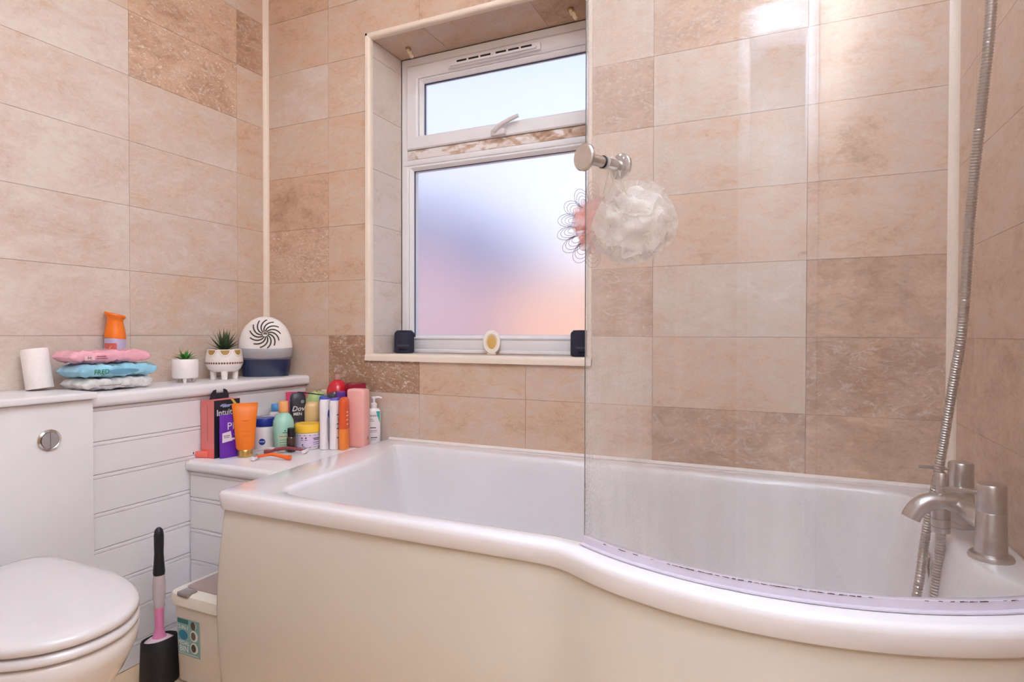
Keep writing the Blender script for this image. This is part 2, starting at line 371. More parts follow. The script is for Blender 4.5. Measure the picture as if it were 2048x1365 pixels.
for c in range(6):
    for k in range(-3, 8):
        a0, a1, z0, z1 = COLS[c], COLS[c + 1], H + k * TH, min(H + (k + 1) * TH, ZC)
        if a1 - a0 < 0.01 or z1 - z0 < 0.01: continue
        poly = [(a0, z0), (a1, z0), (a1, z1), (a0, z1)]
        lx, hx, lz, hz = max(a0, OX0), min(a1, OX1), max(z0, OZ0), min(z1, OZ1)
        if lx < hx and lz < hz:                       # the window cuts this tile
            if lx == a0 and hx == a1 and lz == z0 and hz == z1: continue
            if lx == a0 and hx == a1: poly = [(a0, z0), (a1, z0), (a1, OZ0), (a0, OZ0)] if z0 < OZ0 else [(a0, OZ1), (a1, OZ1), (a1, z1), (a0, z1)]
            elif lz == z0 and hz == z1: poly = [(a0, z0), (OX0, z0), (OX0, z1), (a0, z1)] if a0 < OX0 else [(OX1, z0), (a1, z0), (a1, z1), (OX1, z1)]
            elif a0 < OX0: poly = [(a0, z0), (a1, z0), (a1, OZ0), (OX0, OZ0), (OX0, z1), (a0, z1)] if z0 < OZ0 else [(a0, z0), (OX0, z0), (OX0, OZ1), (a1, OZ1), (a1, z1), (a0, z1)]
            else: poly = [(a0, z0), (a1, z0), (a1, z1), (OX1, z1), (OX1, OZ0), (a0, OZ0)] if z0 < OZ0 else [(OX1, z0), (a1, z0), (a1, z1), (a0, z1), (a0, OZ1), (OX1, OZ1)]
        tile(wall_back, poly, fr_back, BT.get((c, k), .5), BV.get((c, k), .22))
LC = [0, -0.1357, -0.5344, -0.933, -1.332, -1.731, YF]
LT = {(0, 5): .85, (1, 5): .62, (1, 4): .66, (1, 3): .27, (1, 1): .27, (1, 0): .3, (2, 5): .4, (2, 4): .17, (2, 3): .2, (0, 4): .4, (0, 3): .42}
LV = {(1, 4): 1.0, (0, 5): .6, (1, 5): .7, (1, 0): .45, (1, 2): .45}
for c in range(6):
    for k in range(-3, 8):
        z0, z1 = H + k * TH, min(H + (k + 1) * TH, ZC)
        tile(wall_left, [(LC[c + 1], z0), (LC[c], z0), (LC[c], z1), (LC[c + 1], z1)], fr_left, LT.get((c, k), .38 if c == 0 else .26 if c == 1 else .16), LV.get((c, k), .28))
RC = [0, -0.148, -0.5435, -0.939, -1.3345, -1.73, YF]
for c in range(6):
    for k in range(-3, 8):
        z0, z1 = H + k * TH, min(H + (k + 1) * TH, ZC)
        tile(wall_right, [(RC[c + 1], z0), (RC[c], z0), (RC[c], z1), (RC[c + 1], z1)], fr_right, {0: .6, -1: .66, -2: .66}.get(k, .52), .2)
# window reveal tiles
def fr_rl(u, v, d, rel): return (d, u, v) if rel else (OX0 + 0.006, u, v)
def fr_rr(u, v, d, rel): return (-d, u, v) if rel else (OX1 - 0.006, u, v)
def fr_rt(u, v, d, rel): return (u, v, -d) if rel else (u, v, OZ1 - 0.006)
def fr_rb(u, v, d, rel): return (u, v, d) if rel else (u, v, H - 0.066)
for k in range(-1, 6):
    z0, z1 = max(H + k * TH, H - 0.066), min(H + (k + 1) * TH, OZ1 - 0.006)
    tile(wall_back, [(0.012, z0), (0.20, z0), (0.20, z1), (0.012, z1)], fr_rl, .02 if k != -1 else .12, .3)  # left reveal toned paler: window light put into the tile colour
    tile(wall_back, [(0.012, z0), (0.20, z0), (0.20, z1), (0.012, z1)], fr_rr, .3, .3)
for a0, a1, t_ in ((OX0 + 0.006, 0.705, .22), (0.705, 1.1005, .5), (1.1005, OX1 - 0.006, .25)):
    tile(wall_back, [(a0, 0.012), (a1, 0.012), (a1, 0.20), (a0, 0.20)], fr_rb, t_, .2)
for a0, a1, t_ in ((OX0 + 0.006, 0.705, .5), (0.705, 1.1005, .5), (1.1005, OX1 - 0.006, .72)):
    tile(wall_back, [(a0, 0.012), (a1, 0.012), (a1, 0.20), (a0, 0.20)], fr_rt, t_, .3)
# ---- trims
def strip(p0, p1, au, av, w1, w2, r=0.005):
    """rounded edge bead from p0 to p1; au, av: the two cross directions"""
    P0, P1, A, B = Vector(p0), Vector(p1), Vector(au), Vector(av)
    prof = [(0, 0), (w1, 0), (w1, w2 - r)] + [(w1 - r + r * math.cos(t), w2 - r + r * math.sin(t)) for t in (PI / 8, PI / 4, 3 * PI / 8)] + [(w1 - r, w2), (0, w2)]
    return loft([[P + A * a + B * b for a, b in prof] for P in (P0, P1)])
ti = 0
def trim(*a):
    global ti; ti += 1
    return struct('trim_%d' % ti, strip(*a), TRIMM, None, 40)
trim((OX0 - 0.004, 0.014, OZ0 - 0.004), (OX0 - 0.004, 0.014, OZ1 + 0.004), (0, -1, 0), (1, 0, 0), 0.021, 0.019, 0.010)
trim((OX1 + 0.004, 0.014, OZ0 - 0.004), (OX1 + 0.004, 0.014, OZ1 + 0.004), (0, -1, 0), (-1, 0, 0), 0.021, 0.016, 0.010)
trim((OX0 - 0.004, 0.014, OZ1 + 0.004), (OX1 + 0.004, 0.014, OZ1 + 0.004), (0, -1, 0), (0, 0, -1), 0.021, 0.017, 0.010)
trim((OX0 - 0.004, 0.014, OZ0 - 0.004), (OX1 + 0.004, 0.014, OZ0 - 0.004), (0, -1, 0), (0, 0, 1), 0.024, 0.025, 0.011)
def corner_trim(x, sx_, z0, z1, r=0.016):
    global ti; ti += 1
    prof = [(0, 0), (r, 0)] + [(r - r * math.sin(t) , -(r - r * math.cos(t)) ) for t in (0.35, 0.7, 1.0, 1.3)] + [(0, -r)]
    return struct('trim_%d' % ti, loft([[(x + sx_ * a, b, z) for a, b in prof] for z in (z0, z1)]), TRIMM, None, 40)
corner_trim(0, 1, H - 0.15, ZC); corner_trim(X1, -1, H - 0.37, ZC, 0.018)

# ------------------------------------------------------------------ window
YW = 0.200
FX0, FX1, FZ0, FZ1 = OX0 + 0.006, OX1 + 0.03, H - 0.066, OZ1 - 0.006
TZ0, TZ1 = H + 0.649, H + 0.707
def ring(x0, x1, z0, z1, t, y0, y1, bev=0.004, tb=None):
    """mitred rectangular frame with rounded front inner/outer edges; front face at y0"""
    def lp(o, y): return [(x0 + o, y, z0 + o), (x1 - o, y, z0 + o), (x1 - o, y, z1 - o), (x0 + o, y, z1 - o)]
    L = [lp(0, y1), lp(0, y0 + bev), lp(bev, y0), lp(t - bev * 1.5, y0), lp(t, y0 + bev * 1.5), lp(t, y1)]
    L.append(L[0]); return loft(L, False, False)
win = struct('window_1', ring(FX0, FX1, FZ0, FZ1, 0.034, YW, YW + 0.06), PVC, None, 30)
obj('transom', box(FX0 + 0.03, FX1 - 0.03, YW - 0.002, YW + 0.06, TZ0 + 0.022, TZ1, 0.003), stained_pvc(), win, 30, label='transom smeared with brown mould')
obj('transom_bead', box(FX0 + 0.008, FX1 - 0.008, YW - 0.004, YW + 0.05, TZ0, TZ0 + 0.0225, 0.006), PVC, win, 30)
obj('sash', ring(FX0 + 0.032, FX1 - 0.032, TZ1 + 0.001, FZ1 - 0.036, 0.048, YW - 0.012, YW + 0.04, 0.004), PVC, win, 30)
obj('glazing_bead', ring(FX0 + 0.079, FX1 - 0.079, TZ1 + 0.017, FZ1 - 0.083, 0.02, YW - 0.006, YW + 0.03, 0.007), PVC, win, 30)
obj('glazing_bead', ring(FX0 + 0.033, FX1 - 0.033, H + 0.000 - 0.018, TZ0 + 0.001, 0.02, YW - 0.004, YW + 0.04, 0.007), PVC, win, 30)
obj('bottom_rail', box(FX0 + 0.03, FX1 - 0.03, YW - 0.002, YW + 0.05, H - 0.05, H - 0.0175, 0.003), PVC, win, 30)
obj('sill_bead', box(FX0 + 0.002, FX1 - 0.002, YW - 0.012, YW + 0.004, H - 0.066, H - 0.052, 0.005), PVC, win, 30)
def frosted():
    m = bpy.data.materials.new('frosted_glass'); m.use_nodes = True; b = m.node_tree.nodes['Principled BSDF']
    n, l = m.node_tree.nodes, m.node_tree.links
    t = n.new('ShaderNodeTexCoord'); z = n.new('ShaderNodeTexNoise'); z.inputs['Scale'].default_value = 5; z.inputs['Detail'].default_value = 4; l.new(t.outputs['Object'], z.inputs[0])
    mr = n.new('ShaderNodeMapRange'); mr.inputs['To Min'].default_value = 0.30; mr.inputs['To Max'].default_value = 0.36; l.new(z.outputs['Fac'], mr.inputs['Value']); l.new(mr.outputs[0], b.inputs['Roughness'])
    b.inputs['Base Color'].default_value = (0.97, 0.98, 1, 1); b.inputs['Transmission Weight'].default_value = 1; b.inputs['IOR'].default_value = 1.45
    return m
FROST = frosted()
obj('pane', box(FX0 + 0.085, FX1 - 0.085, YW + 0.018, YW + 0.024, TZ1 + 0.02, FZ1 - 0.088), FROST, win, 0, label='upper frosted pane')
obj('pane', box(FX0 + 0.04, FX1 - 0.04, YW + 0.018, YW + 0.024, H - 0.012, TZ0 + 0.004), FROST, win, 0, label='lower frosted pane')
obj('gasket', ring(FX0 + 0.051, FX1 - 0.051, H, TZ0 - 0.017, 0.0025, YW + 0.010, YW + 0.0178, 0.0005), mat('dark_gasket', '39415A', 0.6), win, 0)
obj('gasket', ring(FX0 + 0.0975, FX1 - 0.0975, TZ1 + 0.0355, FZ1 - 0.1015, 0.0025, YW + 0.010, YW + 0.0178, 0.0005), MATS['dark_gasket'], win, 0)
v = obj('trickle_vent', box(0.712, 1.078, YW - 0.026, YW - 0.008, H + 0.978, H + 1.006, 0.006).join(box(0.725, 1.065, YW - 0.034, YW - 0.022, H + 0.982, H + 0.992, 0.004)), PVC, win, 30)
for i in range(6):
    x = 0.752 + i * 0.0485 + (0.012 if i > 2 else 0)
    obj('slot', box(x, x + 0.040, YW - 0.0275, YW - 0.024, H + 0.9945, H + 1.0005), DARKP, v, 0)
hd = obj('handle', box(0.890, 0.945, YW - 0.030, YW - 0.010, H + 0.708, H + 0.730, 0.004).join(
    tube(spline([(0.905, YW - 0.030, H + 0.722), (0.93, YW - 0.034, H + 0.738), (0.965, YW - 0.034, H + 0.752), (1.00, YW - 0.034, H + 0.762)], 5), lambda t: 0.0085 - 0.002 * t, 10)), mat('grey_white_plastic', 'D9D0CE', 0.35), win, 30)
obj('hinge', lathe([(0.011, -0.018), (0.012, 0.0), (0.010, 0.006)], 18).rot('X', PI / 2).move(0.918, YW - 0.012, H + 0.722), PVC, hd)
def hook(x, y, label):
    t = thing('curtain_wire_hook', label, 'hook', (x, y, OZ1 - 0.006))
    obj('base', lathe([(0.010, 0.0), (0.011, -0.004), (0.006, -0.006)], 14), mat('rusty_plate', 'A98558', 0.6), t)
    obj('arm', tube(spline([(0, 0, -0.004), (0.004, 0, -0.018), (0.012, -0.004, -0.022), (0.016, -0.006, -0.034), (0.022, -0.006, -0.040)], 4), 0.0062, 8), mat('yellowed_plastic', 'E6D3AC', 0.4), t)
hook(0.575, 0.125, 'broken cream plastic hook under the window lintel, next to the left jamb')
hook(1.205, 0.118, 'broken cream plastic hook under the window lintel, next to the shower screen')

# ---- what stands outside, seen blurred through the frosted panes
brick = mat('sunlit_brick', 'E6B8A0', 0.9, var=0.1, scale=14)
hs = thing('neighbour_house', 'slate roofed house seen blurred through the left of the frosted pane', 'house', (-2.0, 4.6, 0))
obj('wall', prism([(-1.9, 0), (0.95, 0), (0.95, 1.35), (0.1, 2.15), (-1.9, 2.15)], 0, 2.5, lambda u, v, d: (u, d, v)), mat('mauve_render', 'BFA4B0', 0.9), hs, 0)
obj('roof', prism([(-1.9, 2.62), (-0.02, 2.62), (1.0, 1.47), (0.95, 1.30), (0.02, 2.14), (-1.9, 2.14)], -0.12, 2.6, lambda u, v, d: (u, d, v)), mat('slate', '4A5E90', 0.8), hs, 0)
ex = thing('brick_outbuilding', 'orange brick outbuilding seen blurred at the lower right of the frosted pane', 'outbuilding', (-0.25, 4.0, 0))
for nm, g_ in (('wall', box(-0.62, 1.6, 0, 2, 0, 1.42)), ('roof', prism([(-0.68, 1.42), (1.66, 1.42), (1.66, 1.52), (-0.6, 1.52)], -0.06, 2.06, lambda u, v, d: (u, d, v)))):
    obj(nm, g_, brick if nm == 'wall' else mat('pale_roof', 'D9B7A6', 0.8), ex, 0)
struct('ground_outside', box(-8, 8, 0.27, 14, -0.3, -0.2), mat('yard_paving', 'B3A59B', 0.9))

# ------------------------------------------------------------------ ceiling lamps
for i, (x, y) in enumerate(LAMP_SPOTS):
    t = thing('downlight', 'recessed round ceiling downlight ' + ('over the cistern', 'over the bath', 'beside the toilet', 'in front of the doorway')[i], 'lamp', (x, y, ZC), group='ceiling downlights')
    obj('bezel', lathe([(0.034, 0.0), (0.034, -0.004), (0.046, -0.004), (0.048, 0.0)], 28, False, False), CHROME, t)
    obj('lens', disc(0.033, -0.003, 0.0, 24), mat('lamp_lens', 'FFF0E0', 0.3, emit=14), t)
    ld = bpy.data.lights.new('lamp_light', 'AREA'); ld.shape = 'DISK'; ld.size = 0.09; ld.energy = LAMP_WATTS; ld.color = LAMP_COLOR; ld.spread = 3.0
    lo = bpy.data.objects.new('lamp_light', ld); COL.objects.link(lo); lo.parent = t; lo.location = (0, 0, -0.008)
t = thing('hall_fill_lamp', 'added round white fill lamp in the unseen hall outside the doorway', 'lamp', (1.75, -2.75, ZC))  # added lamp, gives soft fill from the front through the doorway
obj('shade', lathe([(0.14, 0), (0.14, -0.03), (0.12, -0.06), (0.0, -0.075)], 28), mat('opal_shade', 'FFF6EC', 0.4, emit=3), t)
ld = bpy.data.lights.new('lamp_light', 'AREA'); ld.shape = 'DISK'; ld.size = 0.3; ld.energy = HALL_WATTS; ld.color = (0.80, 0.91, 1.0)
lo = bpy.data.objects.new('lamp_light', ld); COL.objects.link(lo); lo.parent = t; lo.location = (0, 0, -0.085)

# ------------------------------------------------------------------ boxing, cistern, ledge
def board(length, h, bead=0.010, th=0.016):
    """tongue-and-groove board along local x: front face at y=0 facing -y, z 0..h, V joint and bead at the top"""
    pr = [(th, 0), (0.004, 0), (0, 0.0022), (0, h - bead - 0.0016), (0.0036, h - bead), (0, h - bead + 0.0016), (0, h - 0.0022), (0.004, h), (th, h)]
    return loft([[(x, a, b) for a, b in pr] for x in (0, length)])
SH = H - 0.150
bx = thing('boxed_shelf', 'white boarded pipe boxing with round-nosed shelf along the left tiled wall', 'shelf', (0, 0, 0))
def nosed(p0, p1, depth, th, nose_dir, zt, r=0.012):
    """shelf board with a bull-nosed front; runs p0->p1 (2-D), depth along nose_dir"""
    P0, P1, D = Vector((*p0, zt)), Vector((*p1, zt)), Vector((*nose_dir, 0))
    prof = [(0, 0), (0, -th)] + [(depth - r + r * math.cos(a), -th + r + r * math.sin(a)) for a in [-PI / 2 + k * PI / 12 for k in range(7)]] + [(depth - r + r * math.cos(a), -r + r * math.sin(a)) for a in [k * PI / 12 for k in range(7)]]
    return loft([[P + D * a + Vector((0, 0, b)) for a, b in prof] for P in (P0, P1)])
obj('shelf_top', nosed((0.002, -0.002), (0.002, -0.772), 0.215, 0.036, (1, 0), SH), PAINT, bx)
zs = [H - v for v in (0.187, 0.279, 0.366, 0.468, 0.564, 0.66, 0.757, 0.853, 0.9199)]
for a, b in zip(zs, zs[1:]):
    g = board(0.77, a - b - 0.0004); g.map(lambda p: Vector((0.2 - p.y, -0.772 + p.x, p.z)))
    obj('board', g, PAINT, bx, 20, (0, 0, b))
obj('carcass', box(0.004, 0.182, -0.77, -0.004, 0.002, SH - 0.037), PAINT, bx, 0)
cu_ = thing('cistern_unit', 'plain white back-to-wall cistern cabinet with chrome flush button', 'cabinet', (0, -1.16, 0))
obj('panel', box(0.004, 0.224, -0.43, 0.385, 0.002, H - 0.163, 0.0015), PAINT, cu_, 30)
obj('lid_top', nosed((0.002, 0.386), (0.002, -0.431), 0.238, 0.018, (1, 0), H - 0.143, 0.005), PAINT, cu_)
fb = obj('flush_button', lathe([(0.0255, 0.0), (0.0255, 0.004), (0.0215, 0.0075), (0.0200, 0.0065), (0.0195, 0.004)], 36).rot('Y', PI / 2), CHROME, cu_, 40, (0.224, 0.283, H - 0.2510))
for s in (1, -1):
    hf = [(0.0006, -0.0185)] + [(0.0188 * math.sin(a) + 0.0004, -0.0188 * math.cos(a)) for a in [PI * k / 12 for k in range(1, 12)]] + [(0.0006, 0.0185)]
    obj('button_half', prism([(s * a, b) for a, b in hf], 0.0, 0.0072, lambda u, v, d: (d, u, v)), CHROME, fb, 30)
LG = H - 0.375
le = thing('boxed_ledge', 'low white boarded ledge of toiletries between boxing and bath', 'shelf', (0, 0, 0))
obj('ledge_top', nosed((0.202, -0.012), (0.578, -0.012), 0.488, 0.034, (0, -1), LG, 0.012), PAINT, le)
zs = [LG - 0.036, H - 0.489, H - 0.584, H - 0.68, H - 0.776, H - 0.872, 0.001]
for a, b in zip(zs, zs[1:]):
    obj('board', board(0.37, a - b - 0.0004), PAINT, le, 20, (0.204, -0.486, b))
obj('carcass', box(0.206, 0.57, -0.468, -0.014, 0.002, LG - 0.036), PAINT, le, 0)
g = G()
for i in range(9):
    a = R_.random; g.join(lathe([(0.002, 0), (0.006 + 0.004 * a(), 0.001), (0.004, 0.003 + 0.003 * a()), (0.0, 0.006)], 8).move(0.207 + 0.008 * i * a(), -0.494 + 0.004 * i + 0.006 * a(), LG - 0.006))
obj('crumbling_caulk', g, mat('old_caulk', 'DDB893', 0.8), le, label='crumbling beige caulk at the ledge corner')
tag(obj('wall_pad', box(-0.003, 0.003, -0.022, 0.022, -0.026, 0.026, 0.0028), mat('pinkish_plastic', 'CDB6B4', 0.35), None, 40, (0.2035, -0.672, H - 0.785)), 'small pale rounded plate stuck on the boarding behind the toilet pan', 'plate')

# ------------------------------------------------------------------ bath
BZ = H - 0.362                    # rim top
GC = Vector((1.82, -0.235)); GR = 0.565
def outer_poly():
    P = [(0.570, -0.003), (0.590, -0.36), (0.619, -0.692)]
    P += [(0.619 + 0.03 * (1 - math.cos(a)), -0.710 - 0.032 * math.sin(a)) for a in (0.3, 0.7, 1.1, PI / 2)]
    P += [(x, -0.742) for x in (0.72, 0.9, 1.1, 1.3, 1.40)]
    P += [(1.450, -0.7425), (1.485, -0.750), (1.520, -0.7675)]
    for a in (-2.01, -1.9, -1.75, -1.6, -1.45, -1.3, -1.15, -1.02):
        P.append((GC.x + 0.612 * math.cos(a), GC.y + 0.612 * math.sin(a)))
    P += [(2.206, -0.708), (2.206, -0.003)]
    return P
def fine(P, m, sharp):
    """resample a closed polygon: straight between sharp vertices, spline elsewhere"""
    out = []; n = len(P)
    for i in range(n):
        a, b, c, d = (Vector(P[(i + k) % n]) for k in (-1, 0, 1, 2))
        for k in range(m):
            t = k / m
            if i in sharp and (i + 1) % n in sharp: q = b.lerp(c, t)
            else:
                if i in sharp: a = 2 * b - c
                if (i + 1) % n in sharp: d = 2 * c - b
                q = 0.5 * ((2 * b) + (c - a) * t + (2 * a - 5 * b + 4 * c - d) * t * t + (3 * b - a - 3 * c + d) * t ** 3)
            out.append(q)
    return out
OP = outer_poly(); NO = len(OP)
OUT = fine(OP, 8, {0, NO - 2, NO - 1, 2})
INP = [(0.665, -0.085), (0.72, -0.25), (0.742, -0.42), (0.75, -0.60), (0.775, -0.668), (0.84, -0.688), (1.0, -0.69), (1.2, -0.69), (1.38, -0.69), (1.47, -0.692), (1.54, -0.712), (1.62, -0.748)]
for a in (-1.75, -1.6, -1.45, -1.3): INP.append((GC.x + 0.54 * math.cos(a), GC.y + 0.54 * math.sin(a)))
INP += [(2.06, -0.712), (2.125, -0.680), (2.160, -0.640), (2.155, -0.605), (2.122, -0.568), (2.112, -0.50), (2.112, -0.40), (2.112, -0.25), (2.102, -0.13), (2.06, -0.088), (1.9, -0.080), (1.4, -0.080), (0.9, -0.080), (0.72, -0.078)]
INN = fine(INP, 8, set())
BC = Vector((1.42, -0.39))
def ray_r(poly, ang):
    d = Vector((math.cos(ang), math.sin(ang))); best = 0
    for i in range(len(poly)):
        a = poly[i] - BC; e = poly[(i + 1) % len(poly)] - poly[i]
        den = d.x * e.y - d.y * e.x
        if abs(den) < 1e-12: continue
        t = (a.x * e.y - a.y * e.x) / den; s = (a.x * d.y - a.y * d.x) / den
        if t > 0 and -1e-6 <= s <= 1 + 1e-6: best = max(best, t)
    return best
angs = sorted(set([round(2 * PI * i / 260, 6) for i in range(260)] + [round(math.atan2(p[1] - BC.y, p[0] - BC.x) % (2 * PI), 6) for p in OP]))
def loop(poly, off, z, blend=None, fl=0.0):
    out = []
    for a in angs:
        r = ray_r(poly, a) + off
        if blend: r = r * (1 - fl) + blend(a) * fl
        out.append((BC.x + r * math.cos(a), BC.y + r * math.sin(a), z))
    return out
def fz(x):  # floor outline of the basin
    return lambda a: 1 / math.sqrt((math.cos(a) / 0.50) ** 2 + (math.sin(a) / 0.22) ** 2)
def clampw(L):  # keep the lip inside the walls
    return [(min(max(p[0], 0.566), 2.206), min(p[1], -0.003), p[2]) for p in L]
rim = [loop(OUT, -0.020, BZ - 0.040), loop(OUT, -0.007, BZ - 0.041), loop(OUT, -0.0045, BZ - 0.038), loop(OUT, 0.0, BZ - 0.014), loop(OUT, -0.002, BZ - 0.006), loop(OUT, -0.007, BZ - 0.0015), loop(OUT, -0.014, BZ),
       loop(INN, 0.012, BZ), loop(INN, 0.004, BZ - 0.002), loop(INN, -0.002, BZ - 0.007), loop(INN, -0.006, BZ - 0.016)]
f_ = fz(0)
for z, k in ((0.05, 0.03), (0.12, 0.08), (0.20, 0.15), (0.28, 0.24), (0.34, 0.36), (0.375, 0.52), (0.392, 0.72), (0.398, 0.98)):
    rim.append(loop(INN, -0.008, BZ - z, f_, k))
rim = [clampw(L) for L in rim]
bath = thing('bathtub', 'white P-shaped shower bath with curved cream panel', 'bath', (1.4, -0.4, 0))
def wl(g, t): return g.move(-t.location.x, -t.location.y, -t.location.z)
obj('shell', wl(loft(rim, False, True), bath), WHITE, bath, 50)
# raised upstand of sealant against the tiles
obj('sealant', wl(loft([[(x, -0.0005, BZ - 0.002), (x, -0.007, BZ - 0.001), (x, -0.005, BZ + 0.003), (x, -0.002, BZ + 0.006), (x, -0.0005, BZ + 0.007)] for x in (0.582, 1.0, 1.5, 2.19)]), bath), mat('white_sealant', 'E4D8D2', 0.4), bath)
fp = [p for p in OUT if p.y < -0.69 or (p.x < 0.63 and p.y < -0.5)]
i0 = next(i for i, p in enumerate(OUT) if p.y < -0.64); fp = []
for p in OUT[i0:]:
    if p.x > 2.2: break
    fp.append(p)
fp.append(Vector((2.204, -0.710)))
L = []
for k in range(19):
    t_ = k / 18; z = BZ - 0.039 - t_ * (BZ - 0.039 - 0.002); lp = []
    bow = 0.019 * math.sin(PI * min(1, t_ * 1.08)) - 0.014
    for i, p in enumerate(fp):
        a, b = fp[max(i - 1, 0)], fp[min(i + 1, len(fp) - 1)]; tn = (b - a).normalized(); nm = Vector((tn.y, -tn.x))
        q = p + nm * bow; lp.append((min(q.x, 2.205), q.y, z))
    L.append(lp)
obj('front_panel', wl(loft(L, False, False, closed=False), bath), CREAM, bath, 60, label='curved cream front panel')
of = obj('overflow', wl(lathe([(0.0, 0.012), (0.027, 0.010), (0.034, 0.004), (0.035, 0)], 28).rot('Y', -PI / 2).move(2.0965, -0.325, BZ - 0.09), bath), CHROME, bath, label='round chrome overflow')

# ---- glass shower screen
ss = thing('shower_screen', 'curved frameless glass shower screen standing on the bath rim', 'shower screen', (1.82, -0.235, BZ + 0.001))
a0 = math.atan2(-0.7142 + 0.235, 1.5206 - 1.82); a1 = math.atan2(-0.645 + 0.235, 2.203 - 1.82)
def arc(r, n=48): return [(r * math.cos(a0 + (a1 - a0) * i / n), r * math.sin(a0 + (a1 - a0) * i / n)) for i in range(n + 1)]
def arcwall(ri, ro, z0, z1, n=48):
    A, B = arc(ri, n), arc(ro, n)
    return loft([[(a[0], a[1], z0), (b[0], b[1], z0), (b[0], b[1], z1), (a[0], a[1], z1)] for a, b in zip(A, B)])
obj('glass', arcwall(GR - 0.0025, GR + 0.0025, 0.012, 1.42, 64), screen_glass(), ss, 40)
obj('edge_line', tube([(GR * math.cos(a0 - 0.004), GR * math.sin(a0 - 0.004), 0.012), (GR * math.cos(a0 - 0.004), GR * math.sin(a0 - 0.004), 1.42)], 0.0012, 6), mat('glass_edge', '4C524C', 0.2), ss)
SEAL = mat('clear_seal', 'CFC5D1', 0.25, coat=0.3)
obj('seal', arcwall(GR - 0.006, GR + 0.006, 0.002, 0.0145), SEAL, ss, 30)
obj('seal_fin', arcwall(GR + 0.006, GR + 0.014, 0.0002, 0.0025), SEAL, ss, 30)
g = G()
n_ = 150
for i in range(n_):
    fr_ = i / n_; dens = 0.25 if fr_ < 0.2 else 0.85 if fr_ < 0.55 else 0.12 if fr_ < 0.68 else 0.4
    if R_.random() > dens: continue
    t0 = a0 + (a1 - a0) * (0.06 + 0.92 * fr_ + R_.uniform(-0.004, 0.004))
    P = [((GR + 0.0064) * math.cos(t0 + q * 0.009), (GR + 0.0064) * math.sin(t0 + q * 0.009), 0.0143 + R_.uniform(0, 0.0005)) for q in (0, 0.5, 1)]
    g.join(tube(P, 0.0003 + 0.0005 * R_.random(), 5))
o = obj('mould', g, mat('black_mould', '4A4039', 0.9), ss); o['kind'] = 'stuff'
# knob through the glass
ka = math.atan2(-0.7353 + 0.235, 1.5576 - 1.82)
kz = H + 0.298 - (BZ + 0.001)
def knob(nm, prof, m_, par):
    return obj(nm, lathe(prof, 28).rot('Y', PI / 2).rot('Z', ka).move(GR * math.cos(ka), GR * math.sin(ka), kz), m_, par, 40)
kn = knob('knob', [(0.0, 0.051), (0.0205, 0.051), (0.0225, 0.049), (0.0225, 0.044), (0.0205, 0.042), (0.0095, 0.041), (0.0095, 0.0045)], CHROME, ss)
knob('washer', [(0.0085, 0.0045), (0.0108, 0.0045), (0.0108, 0.0026), (0.0085, 0.0026)], DARKP, kn)
knob('inner_knob', [(0.0095, -0.0045), (0.0095, -0.036), (0.0205, -0.038), (0.0225, -0.040), (0.0225, -0.045), (0.0205, -0.047), (0.0, -0.047)], CHROME, kn)
knob('washer', [(0.0108, -0.0026), (0.0108, -0.0045), (0.0085, -0.0045)], mat('grey_washer', 'D8D4D2', 0.4), kn)

# ------------------------------------------------------------------ tap and hose
tp = thing('bath_shower_mixer', 'brushed chrome two-pillar bath shower mixer on the bath end', 'tap', (2.150, -0.408, BZ))
for s, nm in ((-1, 'front'), (1, 'back')):
    y = 0.092 * s
    p_ = obj('pillar', lathe([(0.031, 0), (0.0315, 0.003), (0.029, 0.008), (0.0222, 0.010), (0.0212, 0.076), (0.0204, 0.0775), (0.0212, 0.079), (0.0208, 0.120), (0.0190, 0.123), (0.0, 0.1235)], 32).move(0, y, 0), BRUSH, tp)
    obj('lever', tube([(-0.020, y, 0.108), (-0.045, y - 0.004, 0.109), (-0.070, y - 0.008, 0.110)], 0.0032, 10), BRUSH, p_)
obj('bridge', tube(spline([(0, -0.075, 0.052), (-0.014, -0.055, 0.058), (-0.020, -0.03, 0.062), (-0.020, 0.03, 0.062), (-0.014, 0.055, 0.058), (0, 0.075, 0.052)], 6), lambda t: 0.0165 - 0.003 * math.sin(PI * t), 20), BRUSH, tp)
obj('spout', tube(spline([(-0.010, -0.006, 0.063), (-0.035, -0.010, 0.066), (-0.062, -0.014, 0.067), (-0.082, -0.018, 0.060), (-0.095, -0.020, 0.045), (-0.100, -0.021, 0.034)], 8), lambda t: 0.0165 - 0.001 * t, 22), BRUSH, tp)
obj('diverter', lathe([(0.008, 0.075), (0.008, 0.095), (0.0115, 0.097), (0.0115, 0.118), (0.010, 0.120), (0.0, 0.120)], 24).move(-0.052, -0.010, 0), BRUSH, tp)
obj('hose_outlet', lathe([(0.0, 0.06), (0.0150, 0.058), (0.0150, 0.038), (0.0136, 0.0375), (0.0136, 0.0365), (0.0150, 0.036), (0.0150, 0.023), (0.0136, 0.0225), (0.0136, 0.0215), (0.0150, 0.021), (0.0145, 0.012), (0.010, 0.010), (0.0, 0.010)], 26).move(-0.052, -0.010, 0), BRUSH, tp)
def hose_geo(path, r=0.0085, pitch=0.0052):
    """ribbed metal hose: ring ridges along the path"""
    P = [Vector(p) for p in path]; ln = [0]
    for a, b in zip(P, P[1:]): ln.append(ln[-1] + (b - a).length)
    N = int(ln[-1] / pitch) * 4; out = []; j = 0
    for i in range(N + 1):
        s = ln[-1] * i / N
        while j < len(ln) - 2 and ln[j + 1] < s: j += 1
        out.append(P[j].lerp(P[j + 1], (s - ln[j]) / max(1e-9, ln[j + 1] - ln[j])))
    rr = [r, r, r * 0.86, r * 0.86]
    return tube(out, lambda t: rr[int(round(t * N)) % 4], 12)
